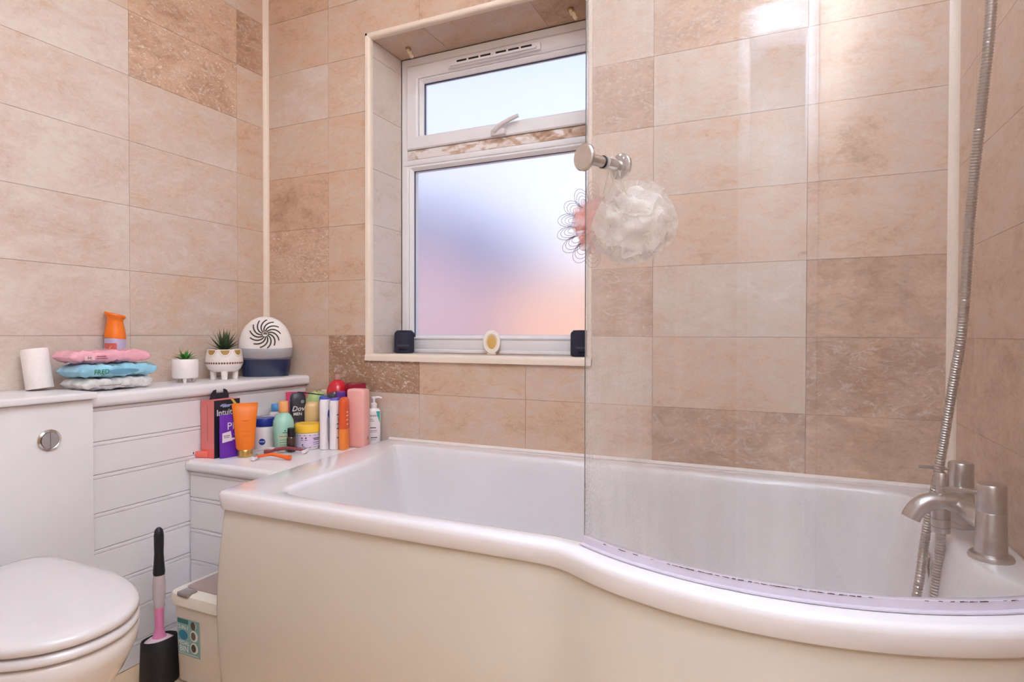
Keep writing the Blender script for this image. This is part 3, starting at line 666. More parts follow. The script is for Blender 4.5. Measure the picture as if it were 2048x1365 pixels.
HP = [(2.098, -0.418, BZ + 0.0115), (2.096, -0.420, BZ - 0.03), (2.088, -0.427, BZ - 0.10), (2.076, -0.432, BZ - 0.19), (2.058, -0.420, BZ - 0.255), (2.042, -0.400, BZ - 0.27), (2.043, -0.380, BZ - 0.235),
      (2.068, -0.3816, H - 0.4898), (2.085, -0.350, H - 0.403), (2.092, -0.348, H - 0.352), (2.098, -0.347, H - 0.312), (2.104, -0.354, H - 0.272), (2.112, -0.356, H - 0.2085), (2.122, -0.386, H - 0.0755),
      (2.128, -0.4161, H + 0.0342), (2.137, -0.414, H + 0.221), (2.142, -0.4455, H + 0.3786), (2.150, -0.4691, H + 0.5704), (2.155, -0.475, H + 0.9)]
hz_ = thing('shower_hose', 'ribbed chrome shower hose looping from the mixer up the end wall', 'hose', (2.092, -0.418, BZ))
obj('tube', wl(hose_geo(spline(HP, 10)), hz_), mat('hose_chrome', 'B4ABA4', 0.28, 1.0, var=0.1, scale=200), hz_)
obj('wall_bracket', wl(lathe([(0.022, 0), (0.022, 0.006), (0.014, 0.010), (0.014, 0.05)], 20).rot('Y', -PI / 2).move(2.206, -0.475, H + 0.9), hz_), CHROME, hz_)

# ------------------------------------------------------------------ bath puffs
def puff(R, seed, n=64, squash=(1, 1, 1)):
    rr = random.Random(seed); g = G()
    for i in range(n):
        z = 1 - 2 * (i + 0.5) / n; a = i * 2.39996; d = Vector((math.sqrt(1 - z * z) * math.cos(a), math.sqrt(1 - z * z) * math.sin(a), z))
        u = d.orthogonal().normalized(); u = (Matrix.Rotation(rr.uniform(0, 6.28), 3, d) @ u).normalized(); v_ = d.cross(u)
        k = rr.uniform(0.84, 1.18); wv = rr.choice((2, 3)); ph = rr.uniform(0, 6.28); amp = rr.uniform(0.10, 0.2); wd = rr.uniform(0.38, 0.6)
        nu, nv = 12, 6; V = []; F = []
        for q in range(nv + 1):
            h_ = q / nv
            for p in range(nu + 1):
                s = (p / nu - 0.5) * 2
                fold = math.sin(s * PI * wv / 1.5 + ph) * amp * R * h_
                rad = R * k * (0.25 + 0.75 * h_) * (1 - 0.22 * s * s * h_)
                e_ = d * rad + u * (s * wd * R * (0.35 + 0.75 * h_)) + v_ * fold + v_ * (0.10 * R * math.sin(h_ * 3 + ph))
                V.append((e_.x * squash[0], e_.y * squash[1], e_.z * squash[2]))
        for q in range(nv):
            for p in range(nu): b_ = q * (nu + 1) + p; F.append((b_, b_ + 1, b_ + nu + 2, b_ + nu + 1))
        g.add(V, F)
    return g
def mesh_mat(name, hexc, alpha):
    m = bpy.data.materials.new(name); m.use_nodes = True; n = m.node_tree.nodes; l = m.node_tree.links; n.clear()
    o = n.new('ShaderNodeOutputMaterial'); d = n.new('ShaderNodeBsdfDiffuse'); t = n.new('ShaderNodeBsdfTranslucent'); tr = n.new('ShaderNodeBsdfTransparent')
    d.inputs[0].default_value = lin(hexc); t.inputs[0].default_value = lin(hexc)
    a = n.new('ShaderNodeMixShader'); a.inputs[0].default_value = 0.5; l.new(d.outputs[0], a.inputs[1]); l.new(t.outputs[0], a.inputs[2])
    tx = n.new('ShaderNodeTexCoord'); z = n.new('ShaderNodeTexNoise'); z.inputs['Scale'].default_value = 120; l.new(tx.outputs['Object'], z.inputs[0])
    mr = n.new('ShaderNodeMapRange'); mr.inputs['From Min'].default_value = 0.3; mr.inputs['From Max'].default_value = 0.7; mr.inputs['To Min'].default_value = alpha - 0.1; mr.inputs['To Max'].default_value = alpha + 0.1; l.new(z.outputs['Fac'], mr.inputs['Value'])
    b = n.new('ShaderNodeMixShader'); l.new(mr.outputs[0], b.inputs[0]); l.new(tr.outputs[0], b.inputs[1]); l.new(a.outputs[0], b.inputs[2]); l.new(b.outputs[0], o.inputs[0])
    return m
kp = Vector((1.82 + (GR - 0.022) * math.cos(ka), -0.235 + (GR - 0.022) * math.sin(ka), H + 0.298))      # where the cords hang on the inner stem
pw = thing('bath_puff', 'large white net bath puff hanging inside the screen from the knob', 'bath puff', (1.587, -0.648, H + 0.208))
def core(R, seed, sq):
    rr = random.Random(seed); ph = [rr.uniform(0, 6.28) for _ in range(8)]; g = G(); V = []; F = []; nu, nv = 48, 30
    for j in range(nv + 1):
        th = PI * j / nv
        for i in range(nu + 1):
            a = 2 * PI * i / nu; d = Vector((math.sin(th) * math.cos(a), math.sin(th) * math.sin(a), math.cos(th)))
            k = 1 + 0.09 * math.sin(5 * a + 4 * math.sin(3 * th + ph[0])) * math.sin(th) + 0.07 * math.sin(9 * th + 3 * math.sin(2 * a + ph[1])) + 0.035 * math.sin(13 * a + 7 * th + ph[2]) * math.sin(th)
            V.append((d.x * R * k * sq[0], d.y * R * k * sq[1], d.z * R * k * sq[2]))
    for j in range(nv):
        for i in range(nu): b_ = j * (nu + 1) + i; F.append((b_, b_ + 1, b_ + nu + 2, b_ + nu + 1))
    return g.add(V, F)
obj('fill_core', core(0.062, 4, (1.0, 0.72, 1.0)), mat('white_fill_core', 'F6F1EC', 0.9, sss=0.3), pw, 80)  # added solid core, keeps the gaps between net folds from going dark
obj('netting', puff(0.070, 3, 60, (1.0, 0.72, 1.0)), mesh_mat('white_net', 'F8F3EE', 0.74), pw, 60)
def cordpts(t, off):
    q = kp - Vector(t.location)
    return spline([Vector((0, 0, 0.04)), q * 0.55 + Vector((off, 0, 0)), q + Vector((off * 0.4 + 0.004, 0.008, -0.004)), q + Vector((0, 0, 0.0125)), q + Vector((-0.004, -0.008, -0.004)), q * 0.6 + Vector((-off, 0, 0)), Vector((0.004, 0, 0.04))], 6)
obj('cord', tube(cordpts(pw, 0.006), 0.0022, 6), mat('white_cord', 'F2ECE4', 0.7), pw)
pp = thing('bath_puff', 'smaller pink net bath puff peeping out past the glass edge', 'bath puff', (1.518, -0.632, H + 0.214))
obj('netting', puff(0.050, 9, 40, (0.95, 0.75, 1.0)), mesh_mat('pink_net', 'F6C6BE', 0.5), pp, 60)
obj('fill_core', core(0.027, 6, (0.95, 0.75, 1.0)), mat('pink_fill_core', 'F4B4AA', 0.9, sss=0.3), pp, 80)  # solid core added here too, against dark gaps in the net
g = G()
for i in range(8):                                    # loose petals of clear netting round the rim
    a = 1.75 + i * 0.40; er = Vector((math.cos(a), 0, math.sin(a))); et = Vector((-math.sin(a), 0, math.cos(a)))
    for q in range(4):
        sr, st = 0.021 - q * 0.0042, 0.0135 - q * 0.0026
        g.join(tube([er * (0.040 + sr * (1 + math.cos(b))) + et * st * math.sin(b) + Vector((0, 0.006 * math.sin(b + i) - 0.003 * q, 0)) for b in [-2.5 + k * 0.357 for k in range(15)]], 0.0005, 5))
obj('net_edge', g, mat('grey_net', '9C8A92', 0.6), pp, label='thin grey net loops')
obj('cord', tube(cordpts(pp, 0.004), 0.0016, 6), MATS['white_cord'], pp)

# ------------------------------------------------------------------ toilet
tl = thing('toilet', 'white toilet with closed D-shaped lid in front of the cistern cabinet', 'toilet', (0.304, -1.087, 0))
def dshape(x0, x1, hw, z, n=56, yb=None):
    """outline: straight-ish back at x0, round tip at x1 (local x), half width hw"""
    out = []; xm = x0 + (x1 - x0) * 0.42
    for i in range(n):
        t = -PI + 2 * PI * i / n
        c, s = math.cos(t), math.sin(t)
        if c >= 0: out.append((xm + (x1 - xm) * abs(c) ** 0.92, hw * math.copysign(abs(s) ** 0.94, s), z))
        else: out.append((xm - (xm - x0) * abs(c) ** 0.22, hw * (1 - 0.04 * abs(c) ** 1.2) * math.copysign(abs(s) ** 0.22, s), z))
    return out
def dl(x0, x1, hw, prof):
    return loft([dshape(x0 + o, x1 - o, hw - o, z) for o, z in prof])
TZ = H - 0.495
obj('lid', dl(-0.01, 0.470, 0.163, [(0.006, TZ - 0.020), (0.0, TZ - 0.016), (0.0, TZ - 0.008), (0.002, TZ - 0.003), (0.008, TZ + 0.0005), (0.03, TZ + 0.004), (0.08, TZ + 0.0065), (0.13, TZ + 0.007)]), SEATP, tl, 60)
obj('seat', dl(-0.012, 0.472, 0.164, [(0.008, TZ - 0.041), (0.001, TZ - 0.037), (0.0, TZ - 0.032), (0.003, TZ - 0.0245), (0.010, TZ - 0.0225)]), SEATP, tl, 60)
bl = []
for z, x0, x1, hw in ((TZ - 0.0425, -0.055, 0.462, 0.166), (TZ - 0.049, -0.058, 0.468, 0.170), (TZ - 0.075, -0.06, 0.465, 0.169), (TZ - 0.12, -0.062, 0.440, 0.158), (TZ - 0.18, -0.064, 0.395, 0.138), (TZ - 0.25, -0.066, 0.35, 0.120), (TZ - 0.34, -0.068, 0.325, 0.112), (0.03, -0.07, 0.318, 0.110), (0.001, -0.07, 0.325, 0.114)):
    bl.append(dshape(x0, x1, hw, z))
obj('bowl', loft(bl), CERAM, tl, 60)
for s in (-1, 1):
    obj('hinge', lathe([(0.012, -0.02), (0.012, 0.02)], 16).rot('X', PI / 2).move(-0.018, s * 0.075, TZ - 0.024), CHROME, tl)

# ------------------------------------------------------------------ toilet brush, bin
br = thing('toilet_brush', 'toilet brush with black grip and clear pink neck standing in the black holder', 'toilet brush', (0.3265, -0.672, 0.012))
obj('grip', body([(0.272, .0138, .0138), (0.28, .0145, .0145), (0.30, .0128, .0128), (0.33, .0112, .0112), (0.355, .0118, .0118), (0.378, .0118, .0118), (0.392, .0095, .0095), (0.398, .004, .004)], 18), DARKP, br)
obj('neck', body([(0.1862, .0130, .0130), (0.195, .0125, .0125), (0.21, .0150, .0150), (0.24, .0155, .0155), (0.2715, .0138, .0138)], 18), mat('frosted_clear_plastic', 'E6D9DA', 0.25, trans=0.55, ior=1.25), br)
obj('pink_stem', body([(0.10, .021, .021), (0.112, .014, .014), (0.13, .0105, .0105), (0.165, .0112, .0112), (0.186, .0120, .0120)], 18), mat('pink_plastic', 'E58BB4', 0.3, sss=0.2), br)
obj('splash_cap', lathe([(0.036, 0.091), (0.036, 0.094), (0.028, 0.100), (0.018, 0.106), (0.0, 0.108)], 28), mat('pale_pink_plastic', 'E3C9CC', 0.3), br)
obj('bristles', lathe([(0.006, 0.09), (0.030, 0.085), (0.033, 0.05), (0.026, 0.012), (0.0, 0.004)], 24), mat('white_bristle', 'E6E0DE', 0.8, bump=1.0, scale=300), br)
ho = thing('brush_holder', 'black oval toilet brush pot between toilet and pedal bin', 'brush holder', (0.3265, -0.672, 0.0))
pr = [(.044, .042, 0.001), (.0455, .043, 0.006), (.044, .0415, 0.06), (.0425, .040, 0.112), (.0405, .038, 0.116), (.0385, .036, 0.113), (.0385, .036, 0.02)]
lo_ = [[(x, y, z + (0.008 * (x / 0.045) if z > 0.1 else 0)) for x, y, z in sup(a, b, z, 40, 2.5)] for a, b, z in pr]
obj('pot', loft(lo_), mat('black_speckled_plastic', '242124', 0.55, var=0.5, scale=400, bump=0.3), ho)

bn = thing('pedal_bin', 'slim cream pedal bin with taupe lid beside the bath panel', 'bin', (0.464, -0.585, 0))
BW, BD = 0.092, 0.083
def rr_loop(a, b, z, r=0.02, n=6):
    out = []
    for cx_, cy_, a0_ in ((a - r, b - r, 0), (-(a - r), b - r, PI / 2), (-(a - r), -(b - r), PI), (a - r, -(b - r), 1.5 * PI)):
        for k in range(n + 1): t_ = a0_ + k * PI / 2 / n; out.append((cx_ + r * math.cos(t_), cy_ + r * math.sin(t_), z))
    return out
binm = mat('cream_bin_plastic', 'EADFD2', 0.35)
obj('bucket', loft([rr_loop(BW - .008, BD - .008, 0.012), rr_loop(BW - .006, BD - .006, 0.016), rr_loop(BW, BD - .001, 0.215)]), binm, bn)
obj('foot', loft([rr_loop(BW - .022, BD - .016, 0.0), rr_loop(BW - .02, BD - .014, 0.0125)]), binm, bn)
obj('pedal', box(-0.03, 0.03, -BD - 0.012, -BD + 0.012, 0.004, 0.010, 0.002), mat('taupe_plastic', 'A8938A', 0.35), bn)
li = obj('lid_frame', loft([rr_loop(BW + .002, BD + .003, 0.213, .024), rr_loop(BW + .008, BD + .009, 0.219, .028), rr_loop(BW + .009, BD + .010, 0.235, .028), rr_loop(BW + .006, BD + .007, 0.246, .026), rr_loop(BW - .002, BD - .001, 0.2505, .024)]), mat('cream_lid_plastic', 'EFE6D6', 0.3), bn)
obj('lid', loft([rr_loop(BW - .018, BD - .016, 0.2495, .016).__class__(rr_loop(BW - .018, BD - .016, 0.2495, .016)), rr_loop(BW - .018, BD - .016, 0.2525, .016), rr_loop(BW - .022, BD - .020, 0.254, .014)]).move(0, 0.008, 0), MATS['taupe_plastic'], bn)
obj('latch', box(-0.058, -0.016, -BD - 0.012, -BD + 0.018, 0.244, 0.256, 0.003), mat('grey_plastic', '9B8D8A', 0.35), bn)
lb = obj('label', flat(patch(-0.072, 0.011, 0.085, 0.182), front(BD - 0.0012)).map(lambda p: Vector((p.x, -(BD - 0.0055 + (p.z - 0.016) * 0.025) - 0.0006, p.z))), mat('teal_label', '8DB3B0', 0.5), bn, 0, label='teal printed product label')
def bl_(shape, hexc, nm, nme, lift=0.0011):
    obj(nm, flat(shape, lambda u, v: (u + 0.011, -(BD - 0.0055 + (v - 0.016) * 0.025) - lift, v)), mat(nme, hexc, 0.5), lb, 0)
bl_(patch(-0.083, -0.042, 0.1685, 0.180), '2F6F66', 'heading_strip', 'label_dark_teal')
for s, z, sz in (('2-IN-1', 0.158, 0.0145), ('PEDAL', 0.117, 0.0145), ('BIN', 0.101, 0.022)):
    V, F = text(s, sz, 0, 0.012); bl_(([(u - 0.060, v + z) for u, v in V], F), 'F3F3EE', 'lettering', 'print_white', 0.0015)
bl_(circ(0.017, -0.062, 0.138, 20, 0.75), '3A86A8', 'blue_splash', 'label_blue')
for z, c1 in ((0.169, '5E4A42'), (0.142, '6E6458'), (0.110, '4B463F')):
    bl_(circ(0.0145 if z < 0.16 else 0.010, -0.021, z, 22), 'EDEAE2', 'photo_disc', 'print_cream', 0.0014); bl_(circ(0.009, -0.023, z, 16, 1.2), c1, 'photo_disc', 'print_dark' + c1, 0.0018)
bl_(patch(-0.080, -0.004, 0.0885, 0.0915), 'C9DAD6', 'small_print', 'label_pale', 0.0014)

# ------------------------------------------------------------------ things on the upper shelf
rl = thing('paper_roll', 'white toilet paper roll leaning on the tiles over the cistern', 'toilet roll', (0.062, -0.812, H - 0.143))
g = lathe([(0.0185, 0.001), (0.029, 0.0), (0.030, 0.002), (0.030, 0.103), (0.029, 0.105), (0.0185, 0.104)], 32, False, False)
g.rot('Y', -0.13).rot('X', 0.06).move(0, 0, 0.0042)
obj('paper', g, mat('white_tissue', 'F2EAE6', 0.9, bump=0.3, scale=200), rl)
g = lathe([(0.0183, 0.0015), (0.0183, 0.1035), (0.017, 0.1035), (0.017, 0.0015), (0.0183, 0.0015)], 24, False, False).rot('Y', -0.13).rot('X', 0.06).move(0, 0, 0.0042)
obj('core', g, mat('cardboard', 'C9AE92', 0.9), rl)

def pack(L_, W, Hh, seed, sag=0.0, crimp=0.02):
    """soft flow-wrapped packet: pillow body with crimped fin ends along x"""
    rr = random.Random(seed); loops = []; N = 26
    ph = [rr.uniform(0, 6.28) for _ in range(4)]
    for i in range(N + 1):
        s = -1 + 2 * i / N; x = s * L_ / 2
        full = max(0.03, (1 - abs(s) ** 14)); 
        w_ = W / 2 * (0.86 + 0.14 * full); h_ = Hh / 2 * full
        lp = []
        for k in range(28):
            t_ = 2 * PI * k / 28; c, q = math.cos(t_), math.sin(t_)
            y = w_ * math.copysign(abs(c) ** 0.42, c); z = h_ * math.copysign(abs(q) ** 0.55, q)
            wr = 0.0026 * math.sin(7 * s + 18 * y / W + ph[0]) + 0.0018 * math.sin(19 * s + 60 * y + ph[1]) + 0.0012 * math.sin(41 * s + 110 * y + ph[3])
            lp.append((x + 0.001 * math.sin(40 * y + ph[2]), y, Hh / 2 + z + wr * full + sag * s * s * (1 if s > 0 else -0.4)))
        loops.append(lp)
    g = loft(loops); zm = min(p[2] for p in g.v)
    return g.move(0, 0, -zm)
SX, SY = 0.128, -0.682
def wipes(name, label, z, L_, W, Hh, seed, rz, dx, dy, m_):
    t = thing(name, label, 'wipes', (SX + dx, SY + dy, SH + z), rz)
    obj('packet', pack(L_, W, Hh, seed), m_, t, 60); return t
t1 = wipes('wet_wipes_packet', 'clear and white packet of wipes at the bottom of the pile', 0.0, 0.20, 0.105, 0.030, 1, PI / 2 + 0.02, -0.010, 0.010, mat('milky_film', 'DCD9D6', 0.18, coat=0.5, var=0.25, scale=40))
t2 = wipes('wet_wipes_packet', 'blue packet of wipes in the middle of the pile', 0.034, 0.222, 0.110, 0.034, 2, PI / 2 + 0.05, -0.008, 0.012, mat('blue_film', '93CDE2', 0.22, coat=0.4, var=0.22, scale=30))
t3 = wipes('wet_wipes_packet', 'pink packet of wipes on top of the pile', 0.073, 0.212, 0.105, 0.032, 3, PI / 2 - 0.06, -0.012, -0.002, mat('pink_film', 'E9A9B6', 0.25, coat=0.4, var=0.12, scale=30))
def pk(t, shape, z, hexc, nm, mn, W, lift=0.0025): obj(nm, flat(shape, lambda u, v: (u, -W / 2 - lift, v + z)), mat(mn, hexc, 0.5), t, 0)
V, F = text('FRED', 0.018, 0.1, 0.015); pk(t2, ([(u - 0.060, v) for u, v in V], F), 0.019, '2E7D4F', 'lettering', 'print_green', 0.110)
pk(t2, circ(0.045, 0.0, 0, 20, 0.14), 0.019, '6BA3BF', 'printed_panel', 'print_slate_blue', 0.110)
pk(t3, patch(-0.074, -0.050, -0.006, 0.006), 0.018, 'EBC3C4', 'printed_panel', 'print_pale_pink', 0.105)
V, F = text('H:', 0.012, 0, 0.02); pk(t3, ([(u - 0.062, v) for u, v in V], F), 0.018, '8E4A5E', 'lettering', 'print_plum', 0.105, 0.003)
pk(t3, bars([(-0.046, -0.022, 0.004, 0.0022), (-0.046, -0.018, -0.002, 0.002)]), 0.018, '8E4A5E', 'small_print', 'print_plum', 0.105, 0.003)
pk(t1, bars([(-0.06, 0.0, 0.0, 0.002), (0.0, 0.02, -0.004, 0.002)]), 0.016, '8C7F74', 'small_print', 'print_brown', 0.105)

af = thing('air_freshener_can', 'orange topped air freshener can behind the wipes pile', 'air freshener', (0.036, -0.602, SH), math.radians(50))
obj('can', lathe([(0.025, 0), (0.0275, 0.003), (0.0275, 0.142)], 32), mat('lilac_can', 'C3BAD8', 0.35), af)
g = loft([sup(0.0278, 0.0278, 0.142, 36), sup(0.0278, 0.0278, 0.150, 36), sup(0.0245, 0.0245, 0.172, 36), sup(0.0205, 0.0205, 0.192, 36), sup(0.0215, 0.0215, 0.201, 36), sup(0.0270, 0.0270, 0.2085, 36), sup(0.0275, 0.0275, 0.2120, 36), sup(0.0255, 0.0255, 0.2155, 36)])
g.map(lambda p: Vector((p.x, p.y, p.z + (-0.26 * p.x * (p.z - 0.13) / 0.085 if p.z > 0.16 else 0) + (-0.12 * p.x if p.z < 0.151 else 0))))
obj('cap', g, mat('orange_cap', 'EE7A22', 0.3), af)
obj('label_panel', flat(patch(-0.026, 0.012, 0.070, 0.128), wrap(0.0279, -0.15)), mat('coral_print', 'D0625C', 0.4), af, 0)
V, F = text('f', 0.02, 0.3, 0.02); obj('emblem', flat(([(u - 0.008, v + 0.112) for u, v in V], F), wrap(0.0283, -0.15)), mat('print_gold', 'E8A65A', 0.4), af, 0)
obj('small_print', flat(bars([(-0.022, 0.004, 0.094, 0.002), (-0.022, 0.008, 0.087, 0.002)]), wrap(0.0283, -0.15)), mat('print_peach', 'EDBFB4', 0.4), af, 0)
g = G()
for i in range(5):
    a = i * 2 * PI / 5; g.join(flat(circ(0.0045, 0.0255 + 0.0065 * math.cos(a), 0.100 + 0.0065 * math.sin(a), 10), wrap(0.0283, -0.15)))
obj('flower_print', g, mat('flower_print_red', 'B8584F', 0.4), af, 0)

def leaf(L_, w_, tilt, az, droop, base_r=0.004, n=7):
    V = []; F = []; ca, sa = math.cos(az), math.sin(az)
    x = base_r; z = 0; a = tilt
    for i in range(n + 1):
        s = i / n; ww = w_ * (math.sin(PI * min(1, 0.18 + 0.82 * s)) ** 0.8 if s < 1 else 0.03) * (1 if s < 0.5 else (1 - s) * 2 * 0.85 + 0.12)
        for q, dz in ((-1, 0.18), (0, 0), (1, 0.18)):
            px, py, pz = x - math.sin(a) * dz * ww * -0.5, q * ww, z + math.cos(a) * dz * ww
            V.append((px * ca - py * sa, px * sa + py * ca, pz))
        for q, dz in ((1, -0.12), (-1, -0.12)):
            px, py, pz = x, q * ww * 0.55, z - math.cos(a) * 0.22 * ww
            V.append((px * ca - py * sa, px * sa + py * ca, pz))
        x += math.cos(a) * L_ / n; z += math.sin(a) * L_ / n; a -= droop / n
    for i in range(n):
        o = i * 5; ring_ = (0, 1, 2, 3, 4)
        for k in range(5): F.append((o + ring_[k], o + ring_[(k + 1) % 5], o + 5 + ring_[(k + 1) % 5], o + 5 + ring_[k]))
    F.append((0, 1, 2, 3, 4)); F.append(tuple(n * 5 + k for k in (4, 3, 2, 1, 0)))
    return G().add(V, F)
WPOT = mat('white_glaze', 'F1EAE6', 0.15, coat=0.4)
sp = thing('potted_succulent', 'small spiky succulent in plain white cylindrical footed pot', 'plant', (0.095, -0.420, SH), math.radians(51))
pot = obj('pot', lathe([(0.030, 0.0135), (0.036, 0.0145), (0.0385, 0.019), (0.0390, 0.0735), (0.0380, 0.0750), (0.0362, 0.0735), (0.0360, 0.060)], 36), WPOT, sp)
for i in range(3):
    a = -PI / 2 + i * 2 * PI / 3; obj('foot', lathe([(0.0045, 0), (0.0068, 0.016)], 12).move(0.025 * math.cos(a), 0.025 * math.sin(a), 0), WPOT, pot)
obj('soil', disc(0.0361, 0.064, 0.068, 24), mat('dark_soil', '4A3A30', 0.95, var=0.4, scale=120), sp)
rr = random.Random(2)
for i in range(26):
    ti_ = 0.25 + 1.15 * (i / 25) ** 1.1
    o = obj('leaf', leaf(rr.uniform(0.038, 0.050), 0.0042, ti_, i * 2.4, 0.75 if i < 18 else 0.3), mat('green_leaf', '4E9A46', 0.4, var=0.3, scale=50), sp, 60, (0, 0, 0.068))
bp_ = thing('potted_succulent', 'larger dark agave in round white pot with gold scallops and dots', 'plant', (0.088, -0.268, SH), math.radians(51))
pot = obj('pot', lathe([(0.020, 0.024), (0.040, 0.027), (0.052, 0.036), (0.0595, 0.052), (0.0605, 0.062), (0.0585, 0.082), (0.0560, 0.1005), (0.0545, 0.1025), (0.0525, 0.1005), (0.0535, 0.085)], 44), WPOT, bp_)
for i in range(4):
    a = -PI / 2 + i * PI / 2; obj('foot', lathe([(0.0085, 0.0), (0.0095, 0.001), (0.0110, 0.030), (0.009, 0.036)], 14).move(0.034 * math.cos(a), 0.034 * math.sin(a), 0), WPOT, pot)
def potr(z): 
    P_ = [(0.052, 0.0595), (0.062, 0.0605), (0.082, 0.0585), (0.1005, 0.0560)]
    for (za, ra), (zb, rb) in zip(P_, P_[1:]):
        if z <= zb: return ra + (rb - ra) * (z - za) / (zb - za)
    return 0.056
GOLD = mat('gold_print', 'B08A4A', 0.4, var=0.1); BRN = mat('brown_dot_print', '8A5E40', 0.5)
def onpot(u, v, lift=0.0006): r_ = potr(v) + lift; return (r_ * math.sin(u / 0.058), -r_ * math.cos(u / 0.058), v)
for i in range(8):
    cu2 = i * 0.0455 + 0.002; V = []
    for k in range(13): cs = math.cos(PI * (k + 0.02) / 12.04); hh_ = 0.0165 * math.sqrt(max(0, 1 - cs * cs)); V += [(cu2 + 0.0145 * cs, 0.1003 - hh_ * q / 4) for q in range(5)]
    obj('gold_scallop', flat((V, [(5 * k + q, 5 * k + q + 1, 5 * k + q + 6, 5 * k + q + 5) for k in range(12) for q in range(4)]), onpot), GOLD, pot, 0)
    g = G()
    for k in range(11):
        t_ = PI * (k + 0.5) / 11; g.join(flat(circ(0.0013, cu2 + 0.0185 * math.cos(t_), 0.1 - 0.0215 * math.sin(t_), 7), onpot))
    obj('dot_ring', g, GOLD, pot, 0)
g = G()
for k in range(44): g.join(flat(circ(0.0034, k * 0.0083, 0.0565, 8, 1.1), onpot))
obj('dot_band', g, BRN, pot, 0)
obj('soil', disc(0.0530, 0.092, 0.0965, 28), mat('brown_moss', '6B4A38', 0.95, var=0.5, scale=150, bump=0.6), bp_)
rr = random.Random(4)
for i in range(30):
    ti_ = 0.06 + 1.38 * (i / 29) ** 0.85; L_ = 0.060 + 0.024 * (i / 29)
    obj('leaf', leaf(L_ + rr.uniform(-0.006, 0.006), 0.0062 if i > 6 else 0.0048, ti_, i * 2.4 + 0.3, 0.12 if i > 8 else 0.25), mat('dark_agave_leaf', '45583A', 0.45, var=0.4, scale=40), bp_, 60, (0, 0, 0.096))

dh = thing('dehumidifier', 'white domed moisture absorber with grey band and dark blue tank', 'dehumidifier', (0.104, -0.102, SH), math.radians(44))
def da(z):   # half width of the dome at height z
    return 0.0925 * (max(0.0, 1 - ((z - 0.098) / 0.122) ** 2.3)) ** 0.5 if z > 0.098 else 0.0925
obj('tank', body([(0.001, .0800, .036, 3), (0.004, .0815, .037, 3), (0.062, .0885, .040, 3), (0.080, .0900, .041, 3)], 48), mat('dark_blue_tank', '1B2A4A', 0.12, coat=0.6), dh)
obj('waterline_glaze', body([(0.0622, .0890, .0405, 3), (0.0800, .0906, .0415, 3)], 48), mat('smoky_tank', '6F6A74', 0.15, coat=0.5), dh)
g = body([(0.072, .0905, .0420, 3), (0.074, .0925, .0435, 3), (0.103, .0940, .0440, 3), (0.105, .0925, .043, 3)], 48)
g.map(lambda p: Vector((p.x, p.y, p.z - (0.006 * (1 - (p.x / 0.094) ** 2) if p.z < 0.09 else 0.004 * (1 - (p.x / 0.094) ** 2)))))
obj('band', g, mat('grey_band', 'A39C9E', 0.35), dh)
zz = [0.098, 0.11, 0.125, 0.14, 0.155, 0.17, 0.183, 0.195, 0.204, 0.211, 0.216, 0.2195]
obj('dome', body([(z, max(da(z), 0.002), 0.0425 * (max(da(z), .002) / 0.0925) ** 0.75, 3.0) for z in zz], 48), mat('white_dome', 'EDE6E0', 0.25), dh)
def domey(u, z): 
    a_ = max(da(z), 0.01); b_ = 0.0425 * (a_ / 0.0925) ** 0.75
    return -b_ * max(0.0, 1 - min(1, abs(u / a_)) ** 3) ** (1 / 3)
g = G(); SLOT = mat('vent_slot', '4A3B34', 0.8)
for i in range(13):
    a = 2 * PI * i / 13
    pts = []
    for k in range(9):
        s = k / 8; rr_ = 0.009 + 0.043 * s; an = a - 0.95 * s ** 1.3
        u, z = rr_ * math.cos(an), 0.155 + rr_ * math.sin(an) * 1.0
        pts.append(Vector((u, domey(u, z) - 0.0004, z)))
    obj('vent_slot', tube(pts, lambda t_: 0.0021 + 0.0005 * math.sin(PI * t_), 6), SLOT, dh)
obj('vent_hub', disc(0.007, 0, 0.002, 16).rot('X', PI / 2).move(0, -0.0425 * 0.9 + 0.0005, 0.155), mat('hub_brown', '7B5A40', 0.6), dh)

# ------------------------------------------------------------------ things on the window sill
WS = H - 0.066
def speaker(x, y, label):
    t = thing('round_speaker', label, 'speaker', (x, y, WS), math.radians(25), 'black speakers on the window sill')
    obj('body', lathe([(0.030, 0.0), (0.034, 0.002), (0.0365, 0.008), (0.0365, 0.072), (0.034, 0.079), (0.030, 0.081)], 36), mat('dark_fabric', '2A2B3C', 0.8, var=0.4, scale=500, bump=0.4), t)
    obj('top_cap', lathe([(0.030, 0.0805), (0.030, 0.0835), (0.026, 0.0855), (0.0, 0.086)], 32), DARKP, t)
    obj('port', flat(patch(-0.016, 0.016, 0.011, 0.017), wrap(0.0369)), mat('port_black', '0A090B', 0.9), t, 0)
    obj('logo_strip', flat(bars([(-0.024, 0.026, 0.029, 0.007)]), wrap(0.0368)), mat('logo_strip_grey', '3C3D4C', 0.5), t, 0)
    obj('strap_tab', box(0.034, 0.042, -0.004, 0.004, 0.060, 0.076, 0.002), DARKP, t)
speaker(0.540, 0.150, 'black cylindrical speaker on the window sill, against the left jamb')
speaker(1.243, 0.130, 'black cylindrical speaker on the sill, half behind the shower screen edge')
so = thing('oval_freshener', 'white oval freshener with yellow centre leaning on the window frame', 'air freshener', (0.902, 0.160, WS), math.radians(22))
g = loft([sup(0.030, 0.041, z_, 40) for z_ in (0, )] + [sup(0.032, 0.043, 0.004, 40), sup(0.032, 0.043, 0.018, 40), sup(0.029, 0.040, 0.024, 40), sup(0.020, 0.029, 0.024, 40), sup(0.018, 0.027, 0.019, 40)])
g.map(lambda p: Vector((p.x, -p.z + 0.012, p.y + 0.043))); g.rot('X', -0.12)
obj('shell', g, mat('ivory_plastic', 'EFE3D6', 0.3), so)
